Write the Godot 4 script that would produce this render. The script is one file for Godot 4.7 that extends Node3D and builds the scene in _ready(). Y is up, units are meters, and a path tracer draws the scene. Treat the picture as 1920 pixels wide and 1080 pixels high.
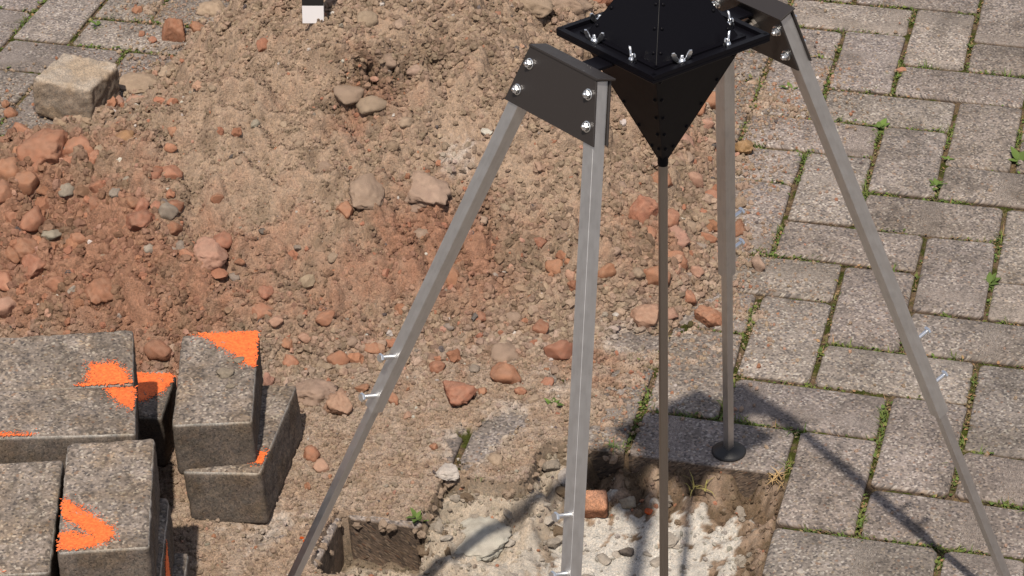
extends Node3D

# Grid of the paving: one unit is one paver width with its joint; x runs along the rows, z towards the viewer, y up.
const U := 0.105
const GAP := 0.0070
const SP := 0.0032
const X0 := -1.62
const Z0 := -0.3
const NX := 640
const NZ := 652
const CS := 0.025

const HEAP := [-1.75,.98, -1.32,.86, -1.19,.70, -1.17,.42, -1.15,.2, -1.0,-.12, -.72,-.28, -.42,-.2, -.3,.1, -.27,.4, -.2,.58, -.14,.93, -.2,1.05, -.34,1.12, -.5,1.2, -.66,1.28, -.85,1.36, -1.1,1.36, -1.75,1.36]
const APRON := [-.2,.95, -.185,1.06, -.225,1.16, -.25,1.27, -.262,1.45, -.33,1.62, -.42,1.75, -.5,2.0, -1.75,2.0, -1.75,1.2, -.85,1.2]
const STONES := [-1.165,0.332,0.027,0, -1.164,0.255,0.041,2, -1.311,0.738,0.032,0, -1.360,0.672,0.019,0, -1.380,0.648,0.012,0, -1.293,0.284,0.013,0, -1.254,0.364,0.011,0, -1.227,0.383,0.011,0, -1.211,0.606,0.029,1, -1.152,0.647,0.022,1, -1.228,0.639,0.021,0, -0.966,1.026,0.010,4, -1.007,1.032,0.028,6, -1.191,0.667,0.029,2, -1.035,1.045,0.023,2, -1.113,1.072,0.055,0, -1.236,0.708,0.038,0, -1.064,1.060,0.034,0, -1.147,1.083,0.020,0, -1.042,1.067,0.024,0, -1.072,1.080,0.018,0, -1.250,0.735,0.020,0, -1.114,1.139,0.034,0, -1.147,1.123,0.035,0, -1.093,1.130,0.017,0, -1.063,1.124,0.021,3, -1.135,1.172,0.033,0, -1.093,1.182,0.032,0, -1.116,1.191,0.020,0, -1.089,1.223,0.038,0, -1.065,1.248,0.039,0, -1.103,1.265,0.030,0, -1.091,1.297,0.030,1, -0.964,1.271,0.040,0, -1.059,1.198,0.018,3, -1.074,1.173,0.014,4, -1.026,1.267,0.025,0, -1.099,1.239,0.023,0, -1.018,1.200,0.019,0, -0.922,1.084,0.032,0, -0.940,1.097,0.024,0, -0.949,1.154,0.025,0, -0.938,1.153,0.024,0, -0.919,1.148,0.015,0, -0.910,1.141,0.013,5, -0.897,1.133,0.022,0, -0.934,1.176,0.036,0, -0.892,1.162,0.021,0, -0.826,1.151,0.027,0, -0.833,1.177,0.044,1, -0.846,1.105,0.016,0, -0.912,1.203,0.015,3, -0.860,1.198,0.016,0, -0.978,1.150,0.014,3, -1.002,1.160,0.021,0, -1.016,1.119,0.020,0, -0.875,1.177,0.013,3, -0.887,1.184,0.012,3, -0.796,1.188,0.012,3, -0.773,1.124,0.010,5, -0.931,1.049,0.014,0, -0.976,1.109,0.012,3, -0.986,1.130,0.009,4, -0.862,1.318,0.031,0, -0.747,1.226,0.025,0, -0.747,1.201,0.019,0, -0.660,1.213,0.022,0, -0.629,1.255,0.025,0, -0.643,1.326,0.044,2, -0.692,1.273,0.019,0, -0.701,1.254,0.016,0, -0.621,1.221,0.017,2, -0.654,1.264,0.017,2, -0.720,1.243,0.015,1, -0.683,1.239,0.015,1, -0.581,0.982,0.062,2, -0.566,1.050,0.030,2, -0.668,1.077,0.024,0, -0.378,1.031,0.024,0, -0.589,1.171,0.018,2, -0.647,1.038,0.045,2, -0.589,1.010,0.022,2, -0.672,1.131,0.015,2, -0.602,1.122,0.015,0, -0.511,1.092,0.022,0, -0.407,1.017,0.016,0, -0.280,0.918,0.042,0, -0.233,0.922,0.039,1, -0.264,0.956,0.024,0, -0.226,0.967,0.035,0, -0.241,1.012,0.028,0, -0.224,0.868,0.023,2, -0.213,0.766,0.028,0, -0.227,0.818,0.023,2, -0.206,0.817,0.022,2, -0.165,0.785,0.022,0, -0.179,0.823,0.025,0, -0.238,0.754,0.027,1, -0.256,0.724,0.024,2, -0.274,0.814,0.026,0, -0.271,0.687,0.027,1, -0.277,0.412,0.031,0, -0.278,0.506,0.025,0, -0.256,0.563,0.020,1, -0.227,0.618,0.023,0, -0.201,0.903,0.015,3, -0.198,0.998,0.022,0, -0.216,1.041,0.019,1, -0.265,1.022,0.018,2, -0.301,1.016,0.016,2, -0.309,1.030,0.024,0, -0.283,1.062,0.015,2, -0.195,0.957,0.018,1, -0.183,0.897,0.017,2, -0.380,1.120,0.024,0, -0.342,1.169,0.032,0, -0.403,1.239,0.033,0, -0.417,1.183,0.033,2, -0.497,1.236,0.019,0, -0.345,1.234,0.016,0, -0.477,1.167,0.015,2, -0.443,1.155,0.016,2, -0.374,1.267,0.013,0, -0.463,1.133,0.013,0, -0.421,1.119,0.022,2, -0.396,1.099,0.016,2, -0.501,1.162,0.013,3, -0.553,1.165,0.012,2, -0.591,1.222,0.019,0, -0.535,1.323,0.017,0, -0.504,1.354,0.011,1, -0.601,1.466,0.025,0, -0.579,1.490,0.018,1, -0.609,1.262,0.017,2, -0.580,1.308,0.014,0, -0.478,1.302,0.014,2, -0.446,1.231,0.013,3, -0.422,1.279,0.011,0, -0.352,1.281,0.014,2, -0.553,1.248,0.012,0, -0.367,1.421,0.018,2, -0.450,1.416,0.011,0, -0.341,1.202,0.012,2, -0.548,0.485,0.055,2, -0.505,0.436,0.059,2, -0.471,0.358,0.041,0, -0.531,0.435,0.025,0, -0.575,0.592,0.019,0, -0.607,0.700,0.016,2, -0.669,0.782,0.020,2, -0.715,0.787,0.023,2, -0.673,0.915,0.034,2, -0.709,0.913,0.031,2, -0.671,0.834,0.026,2, -0.629,0.844,0.018,2, -0.383,0.870,0.015,2, -0.324,0.873,0.020,2, -0.325,0.815,0.015,2, -0.714,1.019,0.015,2, -0.759,0.996,0.012,2, -0.827,1.057,0.011,2, -0.790,0.969,0.012,2, -0.623,0.924,0.020,2, -0.494,1.009,0.015,2, -0.462,0.982,0.014,2, -0.722,1.128,0.010,3, -0.822,0.995,0.012,3, -0.892,0.970,0.012,2, -0.968,0.681,0.017,2, -1.139,0.555,0.019,2, -1.123,0.510,0.014,2, -0.511,0.891,0.012,4, -0.969,1.004,0.009,2]
const RED := [-1.116,1.168,0.150,1.0, -0.961,1.251,0.115,1.0, -0.848,1.292,0.08,0.9, -1.28,0.98,0.10,0.8, -0.664,1.174,0.075,0.6, -0.516,1.041,0.07,0.95, -0.78,1.16,0.06,0.55, -0.60,1.06,0.06,0.75, -0.678,0.896,0.045,0.8, -0.709,0.954,0.030,0.4, -0.413,1.026,0.045,0.3, -0.456,1.162,0.08,0.45, -0.251,0.962,0.068,0.7, -0.261,0.674,0.055,0.6, -0.30,1.18,0.045,0.9, -0.235,1.24,0.03,0.6, -0.55,1.26,0.06,0.4]
const SMEAR := [ -0.197,0.427,0.038, -0.134,0.396,0.034, -0.191,0.363,0.043, -0.102,0.269,0.022, -0.167,1.001,0.052, -0.181,1.087,0.051, -1.377,0.632,0.035, -1.288,0.757,0.042, -1.216,0.504,0.035, -1.256,0.273,0.028, -0.212,0.629,0.032, -0.163,0.855,0.031, -0.126,1.020,0.022, -0.242,1.115,0.044 ]
const DUST := [-0.406,1.381,0.042,1.0, -0.371,1.322,0.03,0.9, -0.259,1.105,0.044,0.8, -0.171,1.098,0.033,0.7, -1.361,0.627,0.04,1.0, -0.336,1.226,0.034,0.7, -0.411,1.440,0.027,0.6, -1.241,0.487,0.027,0.7, -0.60,1.63,0.07,0.55, -0.552,0.93,0.05,0.5]
const FINE := [-0.80,1.10,0.13,1.0, -0.88,0.98,0.12,0.9, -0.62,1.13,0.08,0.5, -0.93,0.82,0.10,0.8, -0.84,0.86,0.09,0.8, -0.99,0.70,0.08,0.6]
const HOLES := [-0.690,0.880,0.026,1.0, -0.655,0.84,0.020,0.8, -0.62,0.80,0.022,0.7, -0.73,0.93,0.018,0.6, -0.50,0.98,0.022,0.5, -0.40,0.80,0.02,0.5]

var rng := RandomNumberGenerator.new()
var soil_color := PackedColorArray()
var hgt := PackedFloat32Array()          # height of the soil on the fine grid
var cg := []                              # coarse fields: heap, apron, red, rubble, smooth
var cw := 0
var chn := 0
var removed := {}
var names := {}
var M := {}
var ico := []

# ------------------------------------------------------------------ small helpers
func lin(r: float, g: float, b: float) -> Color:
	return Color(r, g, b).linear_to_srgb()

func numbered(n: String) -> String:
	if not names.has(n):
		names[n] = 0
		return n
	names[n] += 1
	return "%s_%03d" % [n, names[n]]

func tag(o: Node, label: String, category: String, group := "") -> Node:
	o.set_meta("label", label)
	o.set_meta("category", category)
	if group != "":
		o.set_meta("group", group)
	return o

func thing(called: String, label: String, category: String, at := Vector3.ZERO, group := "") -> Node3D:
	var o := Node3D.new()
	o.name = numbered(called)
	o.position = at
	add_child(o)
	tag(o, label, category, group)
	return o

func piece(called: String, m: Mesh, mat: Material, parent: Node = self) -> MeshInstance3D:
	var o := MeshInstance3D.new()
	o.name = numbered(called) if parent == self else called
	o.mesh = m
	o.material_override = mat
	parent.add_child(o, true)
	return o

func poly_dist(flat: Array, x: float, z: float) -> float:
	var best := 9.0
	var inside := false
	var n := flat.size() / 2
	for i in n:
		var ax: float = flat[2 * i]
		var az: float = flat[2 * i + 1]
		var k := (i + 1) % n
		var ex: float = flat[2 * k] - ax
		var ez: float = flat[2 * k + 1] - az
		var t := clampf(((x - ax) * ex + (z - az) * ez) / (ex * ex + ez * ez), 0.0, 1.0)
		var dx := x - ax - t * ex
		var dz := z - az - t * ez
		best = minf(best, dx * dx + dz * dz)
		if (az > z) != (az + ez > z) and x < ex * (z - az) / ez + ax:
			inside = not inside
	best = sqrt(best)
	return best if inside else -best

func blobs(list: Array, step: int, x: float, z: float) -> float:
	var s := 0.0
	for i in range(0, list.size(), step):
		var dx: float = (x - list[i]) / list[i + 2]
		var dz: float = (z - list[i + 1]) / list[i + 2]
		var w: float = list[i + 3] if step == 4 else 1.0
		s += w * exp(-(dx * dx + dz * dz) * 0.9)
	return minf(s, 1.0)

func coarse(k: int, x: float, z: float) -> float:
	var fx := clampf((x - X0) / CS + 2.0, 0.0, cw - 1.001)
	var fz := clampf((z - Z0) / CS + 2.0, 0.0, chn - 1.001)
	var i := int(fx)
	var j := int(fz)
	fx -= i
	fz -= j
	var a: PackedFloat32Array = cg[k]
	var p := j * cw + i
	return lerpf(lerpf(a[p], a[p + 1], fx), lerpf(a[p + cw], a[p + cw + 1], fx), fz)

func heap_base(d: float) -> float:
	if d <= 0.0:
		return 0.0
	var h := 0.62 * d
	if d <= 0.3:
		return h
	var t := clampf(0.5 + 0.5 * (0.36 - h) / 0.12, 0.0, 1.0)
	return 0.36 * (1.0 - t) + h * t - 0.12 * t * (1.0 - t)

func soil_at(x: float, z: float) -> float:
	var i := clampi(int(roundf((x - X0) / SP)), 0, NX - 1)
	var j := clampi(int(roundf((z - Z0) / SP)), 0, NZ - 1)
	return hgt[j * NX + i]

func noise(kind: int, freq: float, sd: int, octaves := 1) -> FastNoiseLite:
	var n := FastNoiseLite.new()
	n.noise_type = kind
	n.frequency = freq
	n.seed = sd
	n.fractal_type = FastNoiseLite.FRACTAL_FBM if octaves > 1 else FastNoiseLite.FRACTAL_NONE
	n.fractal_octaves = octaves
	n.domain_warp_enabled = false
	return n

func cells(freq: float, sd: int, ret := FastNoiseLite.RETURN_DISTANCE) -> FastNoiseLite:
	var n := noise(FastNoiseLite.TYPE_CELLULAR, freq, sd)
	n.cellular_return_type = ret
	n.cellular_distance_function = FastNoiseLite.DISTANCE_EUCLIDEAN
	n.cellular_jitter = 1.0
	return n

# ------------------------------------------------------------------ paving pattern
# which paver covers the grid cell (i, j): [origin i, origin j, upright?]
func paver_of(i: int, j: int) -> Vector3i:
	match posmod(i + j, 4):
		0: return Vector3i(i, j, 1)
		1: return Vector3i(i, j - 1, 1)
		2: return Vector3i(i, j, 0)
		_: return Vector3i(i - 1, j, 0)

# distance (m) inside the paver's face; negative in a joint
func paver_depth(x: float, z: float) -> float:
	var u := x / U
	var v := z / U
	var p := paver_of(floori(u), floori(v))
	var w := 1.0 if p.z == 1 else 2.0
	var h := 2.0 if p.z == 1 else 1.0
	return minf(minf(u - p.x, p.x + w - u), minf(v - p.y, p.y + h - v)) * U - GAP * 0.5

func in_pit(x: float, z: float) -> bool:
	return removed.has(paver_of(floori(x / U), floori(z / U)))

# ------------------------------------------------------------------ textures
func image_of(n: FastNoiseLite, size: int) -> PackedByteArray:
	var im := n.get_seamless_image(size, size, false, false, 0.1, true)
	im.convert(Image.FORMAT_L8)
	return im.get_data()

func concrete_textures() -> Array:
	var s := 1024                                            # 0.42 m
	var big := image_of(cells(1.0 / 11.0, 3, FastNoiseLite.RETURN_CELL_VALUE), s)
	var bigd := image_of(cells(1.0 / 11.0, 3), s)
	var sm := image_of(cells(1.0 / 7.0, 8, FastNoiseLite.RETURN_CELL_VALUE), s)
	var smd := image_of(cells(1.0 / 7.0, 8), s)
	var fine := image_of(noise(FastNoiseLite.TYPE_VALUE, 0.6, 5), s)
	var cloud := image_of(noise(FastNoiseLite.TYPE_SIMPLEX_SMOOTH, 0.012, 6, 4), s)
	var rgb := PackedByteArray()
	rgb.resize(s * s * 3)
	var hb := PackedByteArray()
	hb.resize(s * s)
	var pal := [Color(.70, .67, .62), Color(.40, .38, .385), Color(.60, .53, .45), Color(.76, .74, .71), Color(.62, .50, .42), Color(.44, .42, .41), Color(.66, .62, .57), Color(.38, .365, .38), Color(.52, .49, .46), Color(.58, .45, .38), Color(.54, .51, .47)]
	for k in s * s:
		var f := fine[k] / 255.0
		var c := cloud[k] / 255.0
		var q := sm[k]
		var v := 0.485 + 0.09 * f + 0.10 * (c - 0.5) + 0.16 * (q / 255.0 - 0.5)
		var r := v * 1.03
		var g := v * 0.965
		var b := v * 0.925
		var h := 0.35 + 0.2 * f
		var pick := q % 16
		if pick < 5 and smd[k] < 170:
			var e: Color = [Color(.80, .775, .74), Color(.33, .315, .32), Color(.72, .66, .60), Color(.36, .335, .32), Color(.70, .67, .66)][pick]
			r = lerpf(r, e.r, 0.72)
			g = lerpf(g, e.g, 0.72)
			b = lerpf(b, e.b, 0.72)
			h += 0.2 if pick % 2 == 0 else -0.15
		q = big[k]
		if q % 13 < 2 and bigd[k] < 90 + (q % 3) * 20:
			var e2: Color = pal[(q / 13) % 11]
			var t := 0.5 + 0.25 * f
			r = lerpf(r, e2.r * (0.85 + 0.2 * f), t)
			g = lerpf(g, e2.g * (0.85 + 0.2 * f), t)
			b = lerpf(b, e2.b * (0.85 + 0.2 * f), t)
			h += 0.25
		rgb[3 * k] = clampi(int(r * 255.0), 0, 255)
		rgb[3 * k + 1] = clampi(int(g * 255.0), 0, 255)
		rgb[3 * k + 2] = clampi(int(b * 255.0), 0, 255)
		hb[k] = clampi(int(h * 255.0), 0, 255)
	return [ImageTexture.create_from_image(Image.create_from_data(s, s, false, Image.FORMAT_RGB8, rgb)), ImageTexture.create_from_image(Image.create_from_data(s, s, false, Image.FORMAT_L8, hb))]

func soil_textures() -> Array:
	var s := 768                                             # 0.2 m
	var a := image_of(cells(1.0 / 9.0, 21), s)
	var av := image_of(cells(1.0 / 9.0, 21, FastNoiseLite.RETURN_CELL_VALUE), s)
	var b := image_of(cells(1.0 / 4.0, 22), s)
	var bv := image_of(cells(1.0 / 4.0, 22, FastNoiseLite.RETURN_CELL_VALUE), s)
	var f := image_of(noise(FastNoiseLite.TYPE_VALUE, 0.5, 23), s)
	var rgb := PackedByteArray()
	rgb.resize(s * s * 3)
	var hb := PackedByteArray()
	hb.resize(s * s)
	for k in s * s:
		var t := 0.80 + 0.16 * (bv[k] / 255.0 - 0.5) + 0.14 * (f[k] / 255.0 - 0.5) + 0.12 * (av[k] / 255.0 - 0.5)
		var warm := 0.03 * (av[k] / 255.0 - 0.5)
		if bv[k] % 23 == 0:
			t += 0.12
		elif bv[k] % 19 == 0:
			t -= 0.2
			warm = 0.0
		rgb[3 * k] = clampi(int((t + warm) * 255.0), 0, 255)
		rgb[3 * k + 1] = clampi(int(t * 255.0), 0, 255)
		rgb[3 * k + 2] = clampi(int((t - warm) * 255.0), 0, 255)
		hb[k] = clampi(int(150.0 - a[k] * 0.35 - b[k] * 0.25 + f[k] * 0.2 + 60.0), 0, 255)
	return [ImageTexture.create_from_image(Image.create_from_data(s, s, false, Image.FORMAT_RGB8, rgb)), ImageTexture.create_from_image(Image.create_from_data(s, s, false, Image.FORMAT_L8, hb))]

func stain_texture() -> ImageTexture:
	var s := 512
	var a := image_of(noise(FastNoiseLite.TYPE_SIMPLEX_SMOOTH, 0.010, 61, 5), s)
	var b := image_of(noise(FastNoiseLite.TYPE_SIMPLEX_SMOOTH, 0.035, 62, 4), s)
	var rgb := PackedByteArray()
	rgb.resize(s * s * 3)
	for k in s * s:
		var u := smoothstep(0.35, 0.75, a[k] / 255.0)
		var w := smoothstep(0.55, 0.85, b[k] / 255.0)
		var v := 1.0 - 0.13 * u - 0.12 * w
		rgb[3 * k] = int(255.0 * v)
		rgb[3 * k + 1] = int(255.0 * (v - 0.006 * u - 0.005 * w))
		rgb[3 * k + 2] = int(255.0 * (v - 0.016 * u - 0.012 * w))
	return ImageTexture.create_from_image(Image.create_from_data(s, s, false, Image.FORMAT_RGB8, rgb))

func metal_texture() -> ImageTexture:
	var s := 256
	var streak := noise(FastNoiseLite.TYPE_VALUE, 0.9, 41)
	var blot := noise(FastNoiseLite.TYPE_SIMPLEX_SMOOTH, 0.03, 42, 3)
	var im := Image.create(s, s, false, Image.FORMAT_L8)
	for y in s:
		for x in s:
			var v := 0.62 + 0.04 * streak.get_noise_2d(x * 1.0, y * 0.02) + 0.08 * blot.get_noise_2d(x, y)
			im.set_pixel(x, y, Color(v, v, v))
	return ImageTexture.create_from_image(im)

func std(color: Color, rough: float, metal := 0.0) -> StandardMaterial3D:
	var m := StandardMaterial3D.new()
	m.albedo_color = color
	m.roughness = rough
	m.metallic = metal
	return m

func materials() -> void:
	var ct := concrete_textures()
	var st := soil_textures()
	var m := std(Color.WHITE, 0.92)
	m.vertex_color_use_as_albedo = true
	m.albedo_texture = ct[0]
	m.heightmap_enabled = true
	m.heightmap_texture = ct[1]
	m.heightmap_scale = 0.12
	m.detail_enabled = true
	m.detail_albedo = stain_texture()
	m.detail_blend_mode = BaseMaterial3D.BLEND_MODE_MUL
	m.detail_uv_layer = BaseMaterial3D.DETAIL_UV_2
	m.uv2_triplanar = true
	m.uv2_world_triplanar = true
	m.uv2_scale = Vector3.ONE / 1.4
	M.paver = m                                               # uses the pavers' own UVs
	m = m.duplicate()
	m.uv2_world_triplanar = false
	m.uv2_scale = Vector3.ONE / 0.5
	m.uv1_triplanar = true
	m.uv1_triplanar_sharpness = 8.0
	m.uv1_scale = Vector3.ONE / 0.42
	M.block = m
	m = std(Color.WHITE, 1.0)
	m.vertex_color_use_as_albedo = true
	m.albedo_texture = st[0]
	m.uv1_triplanar = true
	m.uv1_world_triplanar = true
	m.uv1_scale = Vector3.ONE / 0.2
	m.heightmap_enabled = true
	m.heightmap_texture = st[1]
	m.heightmap_scale = 0.34
	m.specular_mode = BaseMaterial3D.SPECULAR_DISABLED
	M.soil = m
	M.pit_soil = m.duplicate()
	M.pit_soil.heightmap_scale = 0.09
	m = m.duplicate()
	m.uv1_world_triplanar = false
	m.heightmap_scale = 0.10
	M.stone = m
	m = std(Color.WHITE, 1.0)
	m.vertex_color_use_as_albedo = true
	m.albedo_texture = st[0]
	m.uv1_triplanar = true
	m.uv1_scale = Vector3.ONE / 0.3
	m.heightmap_enabled = true
	m.heightmap_texture = st[1]
	m.heightmap_scale = 0.05
	m.specular_mode = BaseMaterial3D.SPECULAR_DISABLED
	M.side = m
	m = M.stone
	m = m.duplicate()
	m.heightmap_scale = 0.15
	M.hewn = m
	m = std(lin(.83, .168, .038), 0.75)
	m.heightmap_enabled = true
	m.heightmap_texture = ct[1]
	m.heightmap_scale = 0.08
	m.uv1_triplanar = true
	m.uv1_scale = Vector3.ONE / 0.42
	var dn := noise(FastNoiseLite.TYPE_VALUE, 0.35, 31, 2)
	m.albedo_texture = paint_texture(dn)
	M.paint = m
	var mt := metal_texture()
	m = std(lin(.66, .658, .67), 0.62, 1.0)
	m.roughness_texture = mt
	m.roughness = 0.82
	m.albedo_texture = smudge_texture()
	m.uv1_triplanar = true
	m.uv1_scale = Vector3(7, 7, 7)
	M.alu = m
	m = m.duplicate()
	m.albedo_color = lin(.64, .645, .67)
	m.roughness = 0.66
	M.alu_inner = m
	m = std(lin(.030, .025, .024), 0.6, 0.25)
	m.roughness_texture = mt
	m.roughness = 0.8
	m.uv1_triplanar = true
	m.uv1_scale = Vector3(9, 9, 9)
	M.bracket = m
	M.black = std(lin(.0042, .0040, .0060), 0.42)
	M.black.metallic_specular = 0.2
	M.black.roughness_texture = mt
	M.black.roughness = 0.62
	M.black.uv1_triplanar = true
	M.black.uv1_scale = Vector3(4, 4, 4)
	M.rubber = std(lin(.014, .014, .016), 0.5)
	M.zinc = std(lin(.78, .80, .83), 0.28, 1.0)
	M.rod = std(lin(.30, .275, .255), 0.34, 1.0)
	m = std(Color.WHITE, 0.8)
	m.vertex_color_use_as_albedo = true
	m.cull_mode = BaseMaterial3D.CULL_DISABLED
	m.backlight_enabled = true
	m.backlight = Color(.35, .4, .2)
	M.leaf = m
	M.white_paint = std(lin(.74, .73, .76), 0.55)
	M.black_paint = std(lin(.012, .012, .013), 0.5)
	M.yellow_paint = std(lin(.62, .66, .22), 0.55)

func smudge_texture() -> ImageTexture:
	var s := 256
	var streak := noise(FastNoiseLite.TYPE_VALUE, 0.7, 43)
	var blot := noise(FastNoiseLite.TYPE_SIMPLEX_SMOOTH, 0.025, 44, 4)
	var im := Image.create(s, s, false, Image.FORMAT_RGB8)
	for y in s:
		for x in s:
			var v := 0.95 + 0.015 * streak.get_noise_2d(x * 1.0, y * 0.03) - 0.05 * maxf(0.0, blot.get_noise_2d(x, y))
			im.set_pixel(x, y, Color(v, v * 0.995, v * 0.985))
	return ImageTexture.create_from_image(im)

func paint_texture(n: FastNoiseLite) -> ImageTexture:
	var s := 512
	var im := Image.create(s, s, false, Image.FORMAT_RGB8)
	for y in s:
		for x in s:
			var v := 0.95 + 0.2 * n.get_noise_2d(x, y)
			im.set_pixel(x, y, Color(v, v * 0.97, v * 0.95))
	return ImageTexture.create_from_image(im)

# ------------------------------------------------------------------ mesh helpers
func arrays_mesh(v: PackedVector3Array, n: PackedVector3Array, c: PackedColorArray, idx: PackedInt32Array, uv := PackedVector2Array()) -> ArrayMesh:
	var a := []
	a.resize(Mesh.ARRAY_MAX)
	a[Mesh.ARRAY_VERTEX] = v
	a[Mesh.ARRAY_NORMAL] = n
	if c.size():
		a[Mesh.ARRAY_COLOR] = c
	if uv.size():
		a[Mesh.ARRAY_TEX_UV] = uv
	a[Mesh.ARRAY_INDEX] = idx
	var m := ArrayMesh.new()
	m.add_surface_from_arrays(Mesh.PRIMITIVE_TRIANGLES, a)
	return m

func tri(st: SurfaceTool, a: Vector3, b: Vector3, c: Vector3, out: Vector3) -> void:
	if (b - a).cross(c - a).dot(out) > 0.0:                   # front faces run clockwise
		var t := b
		b = c
		c = t
	st.add_vertex(a)
	st.add_vertex(b)
	st.add_vertex(c)

# a convex outline in the plane of ex, ey, pushed along ez by depth, edges chamfered
func prism(st: SurfaceTool, o: Vector3, ex: Vector3, ey: Vector3, ez: Vector3, outline: Array, depth: float, ch := 0.0006) -> void:
	var mid := Vector2.ZERO
	for p in outline:
		mid += p
	mid /= outline.size()
	var rings := []
	for k in 4:
		var inset: float = ch if k == 0 or k == 3 else 0.0
		var at: float = [0.0, ch, depth - ch, depth][k]
		var r := []
		for p in outline:
			var d: Vector2 = (p - mid)
			var q: Vector2 = mid + d * (1.0 - inset / maxf(d.length(), 0.0001))
			r.append(o + ex * q.x + ey * q.y + ez * at)
		rings.append(r)
	var n := outline.size()
	var centre := o + ex * mid.x + ey * mid.y + ez * depth * 0.5
	for k in 3:
		for i in n:
			var a: Vector3 = rings[k][i]
			var b: Vector3 = rings[k][(i + 1) % n]
			var c: Vector3 = rings[k + 1][(i + 1) % n]
			var d: Vector3 = rings[k + 1][i]
			var out := (a + b + c + d) / 4.0 - centre
			tri(st, a, b, c, out)
			tri(st, a, c, d, out)
	for k in [0, 3]:
		var m := o + ex * mid.x + ey * mid.y + ez * (0.0 if k == 0 else depth)
		for i in n:
			tri(st, rings[k][i], rings[k][(i + 1) % n], m, m - centre)

func begin() -> SurfaceTool:
	var st := SurfaceTool.new()
	st.begin(Mesh.PRIMITIVE_TRIANGLES)
	st.set_smooth_group(-1)
	return st

func done(st: SurfaceTool) -> ArrayMesh:
	st.generate_normals()
	return st.commit()

func ring_outline(n: int, r: float, phase := 0.0) -> Array:
	var o := []
	for i in n:
		var a := TAU * i / n + phase
		o.append(Vector2(cos(a), sin(a)) * r)
	return o

func frame_of(d: Vector3) -> Array:                          # two directions across d
	var a := d.cross(Vector3.UP if absf(d.y) < 0.9 else Vector3.RIGHT).normalized()
	return [a, d.cross(a).normalized()]

# a lathe round the axis d from o: list of Vector2(radius, along)
func lathe(st: SurfaceTool, o: Vector3, d: Vector3, prof: Array, n := 16, smooth := true) -> void:
	var f := frame_of(d)
	st.set_smooth_group(1 if smooth else -1)
	for k in prof.size() - 1:
		for i in n:
			var a0 := TAU * i / n
			var a1 := TAU * (i + 1) / n
			var e0: Vector3 = f[0] * cos(a0) + f[1] * sin(a0)
			var e1: Vector3 = f[0] * cos(a1) + f[1] * sin(a1)
			var p: Vector2 = prof[k]
			var q: Vector2 = prof[k + 1]
			var A: Vector3 = o + d * p.y + e0 * p.x
			var B: Vector3 = o + d * p.y + e1 * p.x
			var C: Vector3 = o + d * q.y + e1 * q.x
			var D: Vector3 = o + d * q.y + e0 * q.x
			var t := q - p
			var out := (e0 + e1) * t.y - d * 2.0 * t.x
			if p.x > 0.00001:
				tri(st, A, B, C, out)
			if q.x > 0.00001:
				tri(st, A, C, D, out)
	st.set_smooth_group(-1)

# lumps: an icosphere pushed about by noise
func sphere_mesh(level: int) -> Array:
	var t := (1.0 + sqrt(5.0)) / 2.0
	var v: Array = [Vector3(-1, t, 0), Vector3(1, t, 0), Vector3(-1, -t, 0), Vector3(1, -t, 0), Vector3(0, -1, t), Vector3(0, 1, t), Vector3(0, -1, -t), Vector3(0, 1, -t), Vector3(t, 0, -1), Vector3(t, 0, 1), Vector3(-t, 0, -1), Vector3(-t, 0, 1)]
	for i in 12:
		v[i] = v[i].normalized()
	var f: Array = [0, 11, 5, 0, 5, 1, 0, 1, 7, 0, 7, 10, 0, 10, 11, 1, 5, 9, 5, 11, 4, 11, 10, 2, 10, 7, 6, 7, 1, 8, 3, 9, 4, 3, 4, 2, 3, 2, 6, 3, 6, 8, 3, 8, 9, 4, 9, 5, 2, 4, 11, 6, 2, 10, 8, 6, 7, 9, 8, 1]
	for l in level:
		var mids := {}
		var g := []
		for k in range(0, f.size(), 3):
			var e := []
			for s in 3:
				var a: int = f[k + s]
				var b: int = f[k + (s + 1) % 3]
				var key := Vector2i(mini(a, b), maxi(a, b))
				if not mids.has(key):
					mids[key] = v.size()
					v.append((v[a] + v[b]).normalized())
				e.append(mids[key])
			g.append_array([f[k], e[0], e[2], f[k + 1], e[1], e[0], f[k + 2], e[2], e[1], e[0], e[1], e[2]])
		f = g
	return [v, f]

# a small angular crumb, flat faced
func crumb(sd: int, color := Color.WHITE) -> ArrayMesh:
	if ico.is_empty():
		for l in 4:
			ico.append(sphere_mesh(l))
	var r := RandomNumberGenerator.new()
	r.seed = sd
	var src: Array = ico[1]
	var v := []
	var sc := Vector3(r.randf_range(.8, 1.2), r.randf_range(.55, .9), r.randf_range(.7, 1.1))
	for p: Vector3 in src[0]:
		v.append(p * sc * 0.5 * r.randf_range(.68, 1.22))
	var st := SurfaceTool.new()
	st.begin(Mesh.PRIMITIVE_TRIANGLES)
	st.set_smooth_group(-1)
	var f: Array = src[1]
	st.set_color(color)
	for k in range(0, f.size(), 3):
		tri(st, v[f[k]], v[f[k + 1]], v[f[k + 2]], v[f[k]] + v[f[k + 1]] + v[f[k + 2]])
	st.generate_normals()
	return st.commit()

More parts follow.
